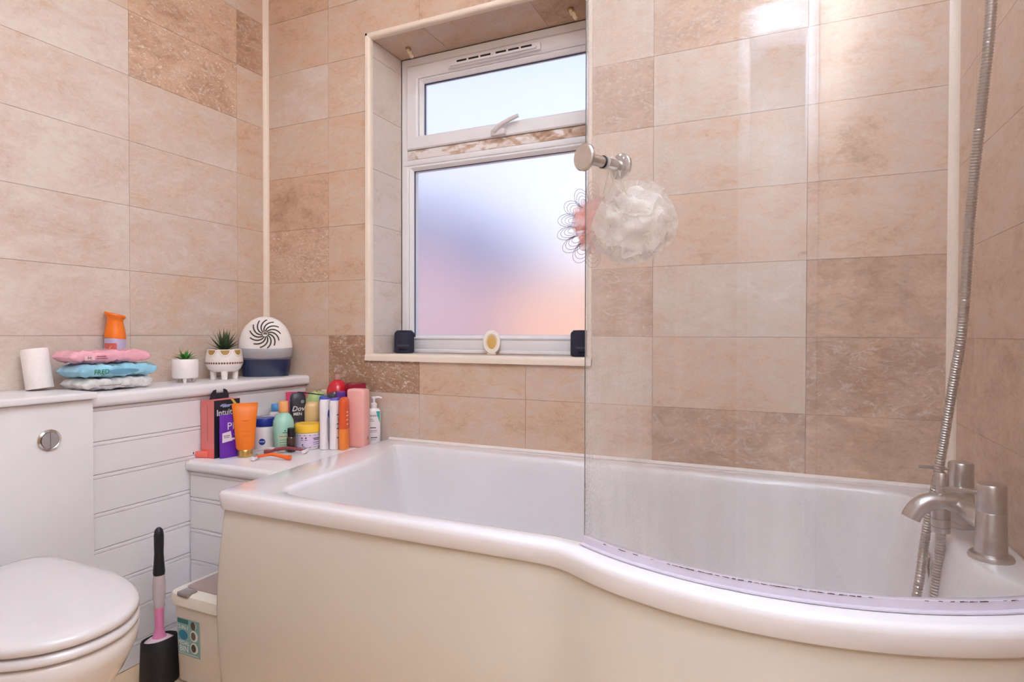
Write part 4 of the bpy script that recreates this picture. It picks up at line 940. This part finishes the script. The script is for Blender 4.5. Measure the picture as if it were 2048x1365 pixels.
g = loft([sup(0.0178, 0.0268, 0.0185, 32), sup(0.012, 0.018, 0.0205, 32), sup(0.004, 0.006, 0.021, 32)]); g.map(lambda p: Vector((p.x, -p.z + 0.012, p.y + 0.043))); g.rot('X', -0.12)
obj('gel', g, mat('yellow_gel', 'D2A85A', 0.5, sss=0.2), so)
obj('stand', box(-0.016, 0.016, -0.010, 0.012, 0.0, 0.006, 0.002), MATS['ivory_plastic'], so)

# ------------------------------------------------------------------ toiletries on the low ledge
def bottle(name, label, cat, x, y, deg=51): return thing(name, label, cat, (x, y, LG + 0.0005), math.radians(deg))
# razor carton, faces along the room axes
t = thing('razor_box', 'tall coral and black razor carton with hang tab beside the purple pack', 'box', (0.236, -0.405, LG + 0.0005))
obj('carton', box(-0.029, 0.029, -0.047, 0.047, 0, 0.176), mat('coral_card', 'DE7C76', 0.5), t, 0)
obj('front_card', box(0.029, 0.0298, -0.047, 0.047, 0, 0.176), mat('black_card', '26222F', 0.45), t, 0)
tabm = prism([(-0.030, 0), (0.040, 0), (0.040, 0.012), (0.033, 0.026), (0.024, 0.030), (0.020, 0.030), (0.020, 0.018), (-0.006, 0.018), (-0.006, 0.030), (-0.016, 0.028), (-0.026, 0.016)], 0, 0.001, lambda u, v, d: (d - 0.012, u, 0.176 + v))
obj('hang_tab', tabm, MATS['black_card'], t, 0)
fc_ = lambda u, v: (0.0302, u, v)
V, F = text('Intuition', 0.0265, 0, 0.02); obj('lettering', flat(([(u + 0.006, v + 0.137) for u, v in V], F), fc_), mat('print_white2', 'EDE6EA', 0.5), t, 0)
V, F = bars([(-0.026, 0.014, 0.1585, 0.0035), (-0.018, 0.008, 0.1545, 0.0025), (-0.022, -0.004, 0.1625, 0.002)]); obj('logo', flat((V, F), fc_), mat('print_light_blue', 'A9B8E0', 0.5), t, 0)
obj('small_print', flat(bars([(-0.030, 0.02, 0.120, 0.0028)]), fc_), mat('print_rose', 'B07A80', 0.5), t, 0)
obj('stripe', flat(([(0.012, 0.176), (0.022, 0.176), (0.044, 0.150), (0.034, 0.150)], [(0, 1, 2, 3)]), lambda u, v: (0.0301, u, v)), mat('print_yellow', 'D8BF5E', 0.5), t, 0)
obj('small_print', flat(([(p[1] * 0.5, p[0] + 0.105) for p in bars([(-0.055, 0.055, 0.0, 0.004)])[0]], bars([(0, 1, 0, 1)])[1]), lambda u, v: (u, -0.0472, v)), mat('print_dark_coral', 'A65654', 0.5), t, 0)
obj('lower_band', flat(patch(-0.029, 0.029, 0.0, 0.028), lambda u, v: (u, -0.0471, v)), mat('bright_coral', 'E86A5E', 0.5), t, 0)
# small black handled coral face razor lying in front
t = thing('face_razor', 'slim coral and black face razor lying by the coral carton', 'razor', (0.205, -0.462, LG + 0.0125))
obj('handle', tube([(-0.030, -0.022, 0.004), (-0.005, -0.008, 0.0035)], lambda s: 0.0045 - 0.0008 * s, 10), DARKP, t)
obj('head', box(-0.006, 0.034, -0.0045, 0.0045, -0.012, 0.0085, 0.003), mat('coral_plastic', 'EA7467', 0.35), t).rotation_euler = (0, 0, 0.30)
# purple pouch
t = bottle('purple_pack', 'purple foil pack lettered in white between razor carton and orange tube', 'packet', 0.2860, -0.4080, 80)
obj('pouch', body([(0, .036, .006, 3), (0.004, .037, .007, 3), (0.06, .0375, .008, 3), (0.122, .037, .006, 4), (0.132, .0365, .0012, 5)], 36), mat('purple_foil', '6A2CA6', 0.35), t)
V, F = text('PRO', 0.032, 0, 0.0); obj('lettering', flat(([(u + 0.012, v + 0.096) for u, v in V], F), front(0.0092)), mat('print_white3', 'EBE0F2', 0.5), t, 0)
obj('sticker', flat(([(-0.034, 0.048), (-0.002, 0.052), (-0.007, 0.082), (-0.034, 0.077)], [(0, 1, 2, 3)]), front(0.0094)), mat('sticker_white', 'E4DAE2', 0.5), t, 0)
obj('small_print', flat(bars([(-0.030, -0.010, 0.068, 0.0025), (-0.029, -0.012, 0.063, 0.002)]), front(0.0098)), mat('print_grey', '6C6270', 0.5), t, 0)
obj('pale_band', flat(patch(-0.004, 0.034, 0.054, 0.060), front(0.0093)), MATS['sticker_white'], t, 0)
obj('small_print', flat(bars([(0.002, 0.03, 0.070, 0.0035)]), front(0.0094)), mat('print_lilac', 'B48CD8', 0.5), t, 0)
# orange tube on gold cap
t = bottle('cream_tube', 'orange squeeze tube standing on a gold cap, front left of the ledge', 'tube', 0.320, -0.386, 51)
obj('cap', lathe([(0.0205, 0), (0.0215, 0.001), (0.0215, 0.021), (0.0205, 0.0225)], 32), mat('gold_cap', 'D2B06A', 0.22, 0.8), t)
obj('tube', body([(0.0226, .0225, .0200, 2), (0.028, .0262, .0215, 2), (0.06, .0285, .019, 2), (0.11, .0325, .012, 2.2), (0.150, .0362, .004, 3), (0.156, .0368, .0014, 4), (0.166, .0370, .0012, 4)], 40), mat('orange_tube', 'EC7A20', 0.38), t)
obj('small_print', flat(bars([(-0.010, 0.010, 0.113, 0.0018), (-0.012, 0.012, 0.080, 0.0012), (-0.008, 0.008, 0.065, 0.0012)]), front(0.0185)), mat('print_faded_orange', 'CF6818', 0.5), t, 0)
# white jar with blue lid
t = bottle('cream_jar', 'white jar with navy screw lid behind the orange tube', 'jar', 0.268, -0.262)
obj('jar', lathe([(0.028, 0), (0.032, 0.003), (0.0325, 0.07), (0.030, 0.074)], 36), mat('white_plastic', 'E9E0E0', 0.3), t)
obj('lid', lathe([(0.0315, 0.0745), (0.0325, 0.076), (0.0325, 0.098), (0.031, 0.101), (0.0, 0.1015)], 36), mat('navy_lid', '24378F', 0.35), t)
obj('badge', flat(circ(0.0105, -0.010, 0.026), wrap(0.0328)), mat('navy_print', '2B3A8C', 0.4), t, 0)
V, F = text('NIVEA', 0.0062, 0, 0.02); obj('lettering', flat(([(u - 0.010, v + 0.0265) for u, v in V], F), wrap(0.0333)), mat('print_white4', 'E6E8F4', 0.5), t, 0)
# grey labelled bottle with light blue cap
t = bottle('lotion_bottle', 'bottle with light blue cap and dark G lettering behind the white jar', 'bottle', 0.2440, -0.1900, 55)
obj('bottle', body([(0, .021, .014, 3), (0.003, .022, .0145, 3), (0.098, .022, .0145, 3), (0.108, .020, .013, 3), (0.113, .012, .011, 2)], 32), mat('pale_grey_plastic', 'D6CBCE', 0.3), t)
obj('cap', lathe([(0.0140, 0.1135), (0.0150, 0.115), (0.0150, 0.137), (0.0135, 0.139), (0.0, 0.139)], 28), mat('sky_blue_cap', '4E93CC', 0.35), t)
V, F = text('G', 0.026, 0, 0.02); obj('lettering', flat(([(u + 0.004, v + 0.070) for u, v in V], F), front(0.0149)), mat('print_near_black', '2E2A33', 0.5), t, 0)
obj('dark_band', flat(patch(-0.020, 0.020, 0.088, 0.095), front(0.0148)), MATS['print_near_black'], t, 0)
obj('blue_band', flat(patch(-0.012, 0.012, 0.004, 0.040), front(0.0148)), mat('print_petrol', '4C5D78', 0.5), t, 0)
# small green capped bottle behind it
t = bottle('oil_bottle', 'small dark bottle with lime green cap at the boxing', 'bottle', 0.2200, -0.1430)
obj('bottle', lathe([(0.013, 0), (0.014, 0.002), (0.014, 0.11), (0.009, 0.120)], 20), mat('dark_green_plastic', '2F3A2A', 0.35), t)
obj('cap', lathe([(0.0105, 0.1202), (0.0115, 0.122), (0.0115, 0.138), (0.0, 0.140)], 20), mat('lime_cap', 'A8BF5C', 0.4), t)
# pink inverted tube
t = bottle('cream_tube', 'hot pink squeeze tube standing at the back behind the mint bottle', 'tube', 0.2475, -0.1000, 51)
obj('cap', lathe([(0.019, 0), (0.02, 0.001), (0.02, 0.02)], 24), mat('white_cap', 'EDE6E6', 0.35), t)
obj('tube', body([(0.0202, .0215, .018, 2), (0.03, .024, .018, 2), (0.10, .030, .011, 2.2), (0.150, .0340, .003, 3), (0.156, .0345, .0012, 4), (0.172, .0345, .0010, 4)], 36), mat('hot_pink', 'E2436F', 0.35), t)
obj('printed_panel', flat(patch(-0.022, 0.020, 0.128, 0.150), front(0.0078)).map(lambda p: Vector((p.x, -0.0102 + (p.z - 0.118) * 0.16, p.z))), mat('print_coral', 'EE7A66', 0.4), t, 0)
# mint bottle
t = bottle('shampoo_bottle', 'mint green round-shouldered bottle with peach cap, front middle of the ledge', 'bottle', 0.352, -0.262)
obj('bottle', lathe([(0.024, 0), (0.027, 0.002), (0.0285, 0.03), (0.0325, 0.068), (0.0335, 0.082), (0.0315, 0.098), (0.024, 0.114), (0.015, 0.1225), (0.0135, 0.124)], 40), mat('mint_plastic', 'A5D2C0', 0.25, sss=0.1), t)
obj('cap', lathe([(0.0150, 0.1242), (0.0158, 0.126), (0.0152, 0.158), (0.0140, 0.160), (0.0, 0.160)], 32), mat('peach_cap', 'E9A568', 0.35), t)
obj('label', flat(patch(-0.020, 0.024, 0.006, 0.056), wrap(0.0302)).map(lambda p: Vector((p.x * (0.0287 + (p.z) * 0.055) / 0.0302, p.y * (0.0287 + p.z * 0.055) / 0.0302, p.z))), mat('pale_green_label', 'B7D3B4', 0.45), t, 0)
obj('small_print', flat(bars([(-0.016, 0.018, 0.050, 0.003)]), wrap(0.0322)), mat('print_terracotta', 'B4846A', 0.5), t, 0)
obj('small_print', flat(bars([(-0.014, 0.018, 0.038, 0.0016), (-0.016, 0.018, 0.030, 0.0018), (-0.014, 0.018, 0.022, 0.0016), (-0.016, 0.016, 0.014, 0.0014)]), wrap(0.0316)), mat('print_bottle_green', '5E8A70', 0.5), t, 0)
obj('emblem', flat(circ(0.0035, 0.002, 0.068, 3), wrap(0.0332)).join(flat(bars([(-0.006, 0.010, 0.062, 0.002)]), wrap(0.0332))), mat('print_deep_green', '355A4C', 0.5), t, 0)
# dropper bottle
t = bottle('oil_bottle', 'tiny brown glass bottle with black cap in front of the yellow tub', 'bottle', 0.3930, -0.2690)
obj('bottle', lathe([(0.0125, 0), (0.0140, 0.002), (0.0140, 0.043), (0.0115, 0.049), (0.0085, 0.051)], 26), mat('amber_glass', '3E2A24', 0.12, coat=0.5, var=0.4, scale=120), t)
obj('cap', lathe([(0.0108, 0.0512), (0.0115, 0.0525), (0.0115, 0.0745), (0.0105, 0.0765), (0.0, 0.0765)], 26), DARKP, t)
# yellow lidded tub
t = bottle('cosmetics_tub', 'white tub with yellow lid and lilac label, middle of the ledge', 'jar', 0.402, -0.203)
obj('tub', lathe([(0.036, 0), (0.039, 0.003), (0.0405, 0.054), (0.039, 0.056)], 40), MATS['white_plastic'], t)
obj('lid', lathe([(0.0405, 0.0562), (0.0430, 0.057), (0.0432, 0.080), (0.0415, 0.083), (0.034, 0.083), (0.032, 0.081), (0.0, 0.081)], 40), mat('yellow_lid', 'EFBE3C', 0.35), t)
obj('label', flat(patch(-0.050, 0.050, 0.009, 0.049, 20), wrap(0.0408)), mat('lilac_label', 'DCCBE2', 0.5), t, 0)
for v_, h_ in ((0.0485, 0.0022), (0.0095, 0.0018)): obj('label_border', flat(bars([(-0.050, 0.050, v_, h_)]), wrap(0.0411)), mat('print_aubergine', '4B2F4A', 0.5), t, 0)
g = G()
for u_, v_ in ((-0.026, 0.040), (-0.013, 0.040), (-0.024, 0.018)): g.join(flat(circ(0.0028, u_, v_, 8), wrap(0.0412)))
g.join(flat(bars([(-0.030, -0.022, 0.033, 0.0016), (-0.017, -0.008, 0.033, 0.0016), (-0.028, -0.018, 0.012, 0.0014)]), wrap(0.0412)))
g.join(flat(bars([(0.010, 0.034, 0.038, 0.003), (0.012, 0.032, 0.033, 0.0026)]), wrap(0.0412)))
g.join(flat(bars([(0.010, 0.034, 0.025, 0.0018), (0.010, 0.034, 0.019, 0.0014)]), wrap(0.0412)))
obj('small_print', g, MATS['print_aubergine'], t, 0)
# ribbed cream bottle
t = bottle('body_wash_bottle', 'cream coloured bottle with ribbed rounded top behind the yellow tub', 'bottle', 0.3585, -0.1365)
lps = []
for z_, a_ in ((0, .024), (0.003, .026), (0.118, .0265), (0.130, .0255), (0.140, .022), (0.146, .014), (0.1475, .004)):
    lps.append([(p[0] * (1 + (0.025 if k % 6 in (0, 1) else 0)), p[1] * (1 + (0.025 if k % 6 in (0, 1) else 0)), z_) for k, p in enumerate(sup(a_, a_ * 0.8, z_, 48, 2.4))])
obj('bottle', loft(lps), mat('cream_yellow_plastic', 'E2C088', 0.3), t)
# charcoal body wash
t = bottle('body_wash_bottle', 'charcoal grey body wash bottle lettered Dove in white', 'bottle', 0.3180, -0.1640, 58)
obj('bottle', body([(0, .023, .014, 3), (0.003, .0245, .0155, 3), (0.12, .0265, .0165, 3), (0.155, .0265, .0155, 3), (0.168, .0250, .013, 2.6), (0.176, .020, .009, 2.4), (0.178, .008, .004, 2)], 36), mat('charcoal_plastic', '3C3B44', 0.35), t)
V, F = text('Dove', 0.024, 0.25, 0.012); obj('lettering', flat(([(u + 0.003, v + 0.124) for u, v in V], F), front(0.0169)), mat('print_white5', 'E6E2E4', 0.5), t, 0)
V, F = text('MEN', 0.014, 0, 0.02); obj('lettering', flat(([(u - 0.004, v + 0.106) for u, v in V], F), front(0.0169)), MATS['print_white5'], t, 0)
obj('grey_panel', flat(patch(-0.012, 0.014, 0.052, 0.080), front(0.0167)), mat('print_mid_grey', '7F8A8E', 0.5), t, 0)
obj('emblem', flat(circ(0.006, 0.012, 0.148), front(0.0168)), mat('print_silver', '8F8C94', 0.4), t, 0)
# green scrub mitt on beige bottle
t = bottle('scrub_mitt', 'crumpled lime green scrub mitt draped over a beige bottle at the wall', 'mitt', 0.318, -0.072)
g = G(); NU, NV = 16, 10; V = []; F = []
for j in range(NV + 1):
    for i in range(NU + 1):
        a = 2 * PI * i / NU; s = j / NV; rad = 0.005 + 0.028 * s ** 0.8 * (1 + 0.15 * math.sin(3 * a + 1)); z_ = 0.1745 - 0.002 - 0.040 * s ** 1.7 * (1 + 0.35 * math.sin(2 * a)) + 0.004 * math.sin(5 * a + 4 * s)
        V.append((1.15 * rad * math.cos(a), 0.85 * rad * math.sin(a), z_))
for j in range(NV):
    for i in range(NU): b_ = j * (NU + 1) + i; F.append((b_, b_ + 1, b_ + NU + 2, b_ + NU + 1))
obj('cloth', G().add(V, F), mat('lime_cloth', 'B4CB86', 0.85, bump=0.4, scale=150), t, 60)
t = bottle('lotion_bottle', 'beige flat-topped bottle under the lime green mitt', 'bottle', 0.318, -0.072)
obj('bottle', body([(0, .020, .015, 2.6), (0.003, .022, .017, 2.6), (0.135, .022, .017, 2.6), (0.150, .018, .014, 2.4), (0.168, .016, .012, 2.2), (0.171, .008, .006, 2)], 28), mat('beige_plastic', 'DCC2A2', 0.4), t)
t = bottle('lotion_bottle', 'pale beige capped bottle between the lime mitt and the red bottle', 'bottle', 0.3155, -0.0245)
obj('bottle', lathe([(0.017, 0), (0.018, 0.002), (0.018, 0.15), (0.015, 0.156)], 24), MATS['beige_plastic'], t)
obj('cap', lathe([(0.0155, 0.1562), (0.016, 0.158), (0.0155, 0.174), (0.013, 0.176), (0.0, 0.176)], 24), mat('ivory_cap', 'E6D2B4', 0.4), t)
# bottle with dark glossy cap, and purple bottle
t = bottle('shampoo_bottle', 'bottle with dark smoky flip cap in front of the red bottle', 'bottle', 0.4085, -0.0930, 30)
obj('bottle', body([(0, .018, .012, 2.6), (0.003, .019, .0135, 2.6), (0.145, .019, .0135, 2.6), (0.150, .016, .012, 2.4)], 28), mat('navy_plastic', '28305C', 0.3), t)
obj('cap', body([(0.1502, .0185, .0135, 3), (0.152, .0195, .0140, 3), (0.168, .0195, .0140, 3), (0.176, .0165, .0115, 2.6), (0.178, .008, .006, 2)], 28).map(lambda p: Vector((p.x, p.y, p.z + 0.22 * (p.x if p.z > 0.16 else 0)))), mat('smoky_cap', '4C464E', 0.2, coat=0.5), t)
t = bottle('shampoo_bottle', 'purple bottle squeezed between the red bottle and the pink flat bottle', 'bottle', 0.4420, -0.0880, 40)
obj('bottle', body([(0, .016, .011, 2.6), (0.003, .0172, .012, 2.6), (0.150, .0172, .012, 2.6), (0.170, .0165, .0115, 3), (0.178, .0155, .010, 3)], 28), mat('deep_purple_plastic', '5B2A86', 0.3), t)
obj('cap', body([(0.1782, .0140, .0090, 3), (0.181, .0135, .0085, 3)], 28), mat('violet_cap', '8B3FA0', 0.3), t)
# red bottle with clear neck
t = bottle('soap_bottle', 'round shouldered red bottle with clear neck against the tiles', 'bottle', 0.3880, -0.0440)
obj('bottle', lathe([(0.034, 0), (0.037, 0.003), (0.0375, 0.16), (0.0370, 0.178), (0.0335, 0.193), (0.0265, 0.205), (0.017, 0.213), (0.011, 0.217)], 36), mat('red_plastic', 'CF2433', 0.22, coat=0.4), t)
obj('neck', lathe([(0.0110, 0.2172), (0.0115, 0.219), (0.0110, 0.230), (0.0085, 0.236), (0.0, 0.237)], 24), mat('pinkish_clear', 'E3B7AE', 0.2, trans=0.5, ior=1.2), t)
# crimson tub
t = bottle('bath_salts_jar', 'crimson flat-topped bottle behind the pink flat bottle', 'bottle', 0.4730, -0.0480)
obj('jar', body([(0, .030, .024, 3), (0.003, .033, .026, 3), (0.195, .0335, .026, 3), (0.205, .0335, .026, 3)], 36), mat('crimson_plastic', '9E1230', 0.25, coat=0.3), t)
obj('lid', body([(0.2052, .0325, .025, 3), (0.2085, .031, .024, 3)], 36), mat('crimson_lid', '8A0F2A', 0.3), t)
# blue capped bottle behind the white ones
t = bottle('deodorant_stick', 'white stick with royal blue cap behind the white lotion bottles', 'deodorant', 0.4060, -0.1340)
obj('body', body([(0, .014, .010, 2.6), (0.002, .015, .011, 2.6), (0.140, .015, .011, 2.6)], 24), MATS['white_plastic'], t)
obj('cap', body([(0.1402, .0152, .0112, 2.6), (0.160, .0152, .0112, 2.6), (0.167, .012, .009, 2.4), (0.168, .005, .004, 2)], 24), mat('royal_blue_cap', '2F52B5', 0.3), t)
# the row of slim bottles seen edge-on
def slim(name, label, x, y, deg, a, b, hh, m_, capm, hc):
    t = bottle(name, label, 'bottle', x, y, deg)
    obj('bottle', body([(0, a * .9, b * .9, 2.6), (0.003, a, b, 2.6), (hh * 0.45, a * .94, b * .94, 2.6), (hh - hc - 0.01, a, b, 2.6), (hh - hc, a * .88, b * .88, 2.6)], 36), m_, t)
    obj('cap', body([(hh - hc + .0002, a * .87, b * .87, 2.6), (hh - 0.004, a * .84, b * .84, 2.6), (hh, a * .7, b * .7, 2.6)], 36), capm, t)
    return t
nav = mat('blue_flip_cap', '3A50B8', 0.3)
wp = mat('pearl_white_plastic', 'ECE4E6', 0.25, coat=0.2)
t = slim('lotion_bottle', 'white lotion bottle with blue badge, next to the yellow tub', 0.4580, -0.1840, 112, .028, .0160, 0.169, wp, nav, 0.004)
obj('badge', flat(circ(0.0105, -0.006, 0.118, 20, 1.25), owrap(.0284, .0164)), MATS['navy_print'], t, 0)
obj('silver_swoosh', flat(([(-0.022, 0.10), (-0.012, 0.135), (-0.004, 0.10), (-0.008, 0.05), (-0.002, 0.012), (-0.016, 0.03), (-0.021, 0.06)], [(0, 1, 2, 3, 4, 5, 6)]), owrap(.0284, .0163)), mat('silver_print', 'AFA8B4', 0.35), t, 0)
t = slim('lotion_bottle', 'white lotion bottle with violet-blue cap beside the orange bottle', 0.4890, -0.1725, 112, .026, .0162, 0.168, wp, mat('violet_blue_cap', '6168C8', 0.3), 0.006)
obj('badge', flat(circ(0.007, -0.008, 0.10, 18, 1.2), owrap(.0264, .0166)), mat('orange_print', 'E2866A', 0.4), t, 0)
g = G(); g.join(flat(bars([(-0.022, -0.010, z_, 0.004) for z_ in (0.115, 0.085, 0.07, 0.04)]), owrap(.0264, .0166)))
obj('small_print', g, mat('print_slate', '6B6A86', 0.5), t, 0)
t = bottle('sunscreen_bottle', 'slim orange bottle with darker red-orange top beside the pink flat bottle', 'bottle', 0.5175, -0.1620, 114)
obj('bottle', body([(0, .024, .0135, 2.6), (0.003, .026, .0145, 2.6), (0.068, .026, .0145, 2.6)], 36), mat('bright_orange', 'F28A38', 0.3), t)
obj('cap', body([(0.0682, .0262, .0146, 2.6), (0.155, .0255, .0140, 2.6), (0.166, .0225, .0125, 2.4), (0.171, .014, .008, 2.2)], 36), mat('burnt_orange', 'DD5A2E', 0.35), t)
obj('small_print', flat(bars([(-0.016, -0.002, z_, 0.004) for z_ in (0.124, 0.112, 0.098, 0.084)]), owrap(.0266, .0150)), mat('print_cream2', 'F2D8C0', 0.5), t, 0)
t = bottle('pink_flat_bottle', 'tall blush pink square-edged bottle at the right of the row', 'bottle', 0.5360, -0.1120, 8)
obj('bottle', box(-0.033, 0.033, -0.021, 0.021, 0, 0.196, 0.008, 3), mat('blush_plastic', 'E8ABA2', 0.4), t)
obj('mark', flat(circ(0.006, 0.004, 0.030, 14), lambda u, v: (0.0333, u, v)), mat('mark_grey', 'B58C8C', 0.5), t, 0)
# pump bottle
t = bottle('pump_bottle', 'white pump dispenser bottle with teal corner beside the bath edge', 'bottle', 0.5440, -0.0390, 42)
obj('bottle', body([(0, .021, .014, 3), (0.003, .0225, .0155, 3), (0.112, .0225, .0155, 3), (0.120, .019, .013, 2.6), (0.123, .011, .011, 2)], 36), MATS['pearl_white_plastic'], t)
pm = obj('pump', lathe([(0.0105, 0.1232), (0.0115, 0.125), (0.0115, 0.138), (0.0075, 0.141), (0.0045, 0.142), (0.0045, 0.155), (0.0085, 0.156), (0.0085, 0.163), (0.0, 0.164)], 24), wp, t)
obj('nozzle', tube([(-0.004, 0, 0.160), (0.016, -0.002, 0.1605), (0.027, -0.003, 0.157)], lambda s: 0.0042 - 0.0014 * s, 10), wp, pm)
V, F = text('CeraVe', 0.0115, 0, 0.012); obj('lettering', flat(([(u - 0.004, v + 0.098) for u, v in V], F), front(0.0159)), mat('print_taupe', '6A605E', 0.5), t, 0)
obj('teal_corner', flat(([(0.006, 0.113), (0.019, 0.113), (0.019, 0.072)], [(0, 1, 2)]), front(0.0158)), mat('print_teal', '3FA8A0', 0.5), t, 0)
obj('small_print', flat(bars([(-0.015, -0.004, 0.086, 0.0014), (-0.015, 0.000, 0.080, 0.0014), (-0.014, 0.006, 0.056, 0.003), (-0.014, 0.010, 0.047, 0.0013), (-0.014, 0.008, 0.042, 0.0013), (-0.012, 0.010, 0.022, 0.003), (-0.012, 0.006, 0.015, 0.0013)]), front(0.0158)), MATS['print_near_black'], t, 0)
# comb across the tops
tag(obj('comb', box(-0.046, 0.046, -0.004, 0.004, 0, 0.003, 0.001), mat('black_comb', '2A2426', 0.4), None, 30, (0.362, -0.149, LG + 0.1745)), 'thin black bar lying across the charcoal and blue-capped bottle tops', 'comb').rotation_euler = (0, 0.107, 0.33)

# razors lying in front
def razor(label, x, y, rz, hm, headm, L_=0.105, z0=0.0):
    t = thing('disposable_razor', label, 'razor', (x, y, LG + 0.0005 + z0), rz)
    pts = spline([(-L_ / 2, 0, 0.010), (-L_ * 0.28, 0, 0.0135), (-L_ * 0.05, 0, 0.017), (L_ * 0.2, 0, 0.0125), (L_ * 0.38, 0, 0.0080), (L_ / 2, 0, 0.0075)], 5)
    g = tube(pts, lambda s: 0.0042 + 0.0036 * s ** 1.5, 12)
    obj('handle', g, hm, t)
    hd = obj('head', box(-0.006, 0.006, -0.020, 0.020, 0.0, 0.011, 0.002).rot('Y', 0.35).move(-L_ / 2 - 0.004, 0, 0.0022), headm, t)
    for k in range(3):
        obj('blade', box(-0.0058 + k * 0.0036, -0.0042 + k * 0.0036, -0.017, 0.017, 0.0108, 0.0120).rot('Y', 0.35).move(-L_ / 2 - 0.004, 0, 0.0022), CHROME, hd, 0)
    return t
razor('orange and white disposable razor lying in front of the others', 0.442, -0.389, 0.42, mat('razor_orange', 'EE6B2A', 0.3), wp)
razor('maroon handled disposable razor with white head behind the orange razor', 0.395, -0.300, PI + 0.46, mat('razor_maroon', '8A3F46', 0.3), wp, 0.125)
razor('silver grey disposable razor lying between the orange tube and mint bottle', 0.352, -0.325, 0.72, mat('razor_grey', 'B9AFAE', 0.35), DARKP, 0.100)
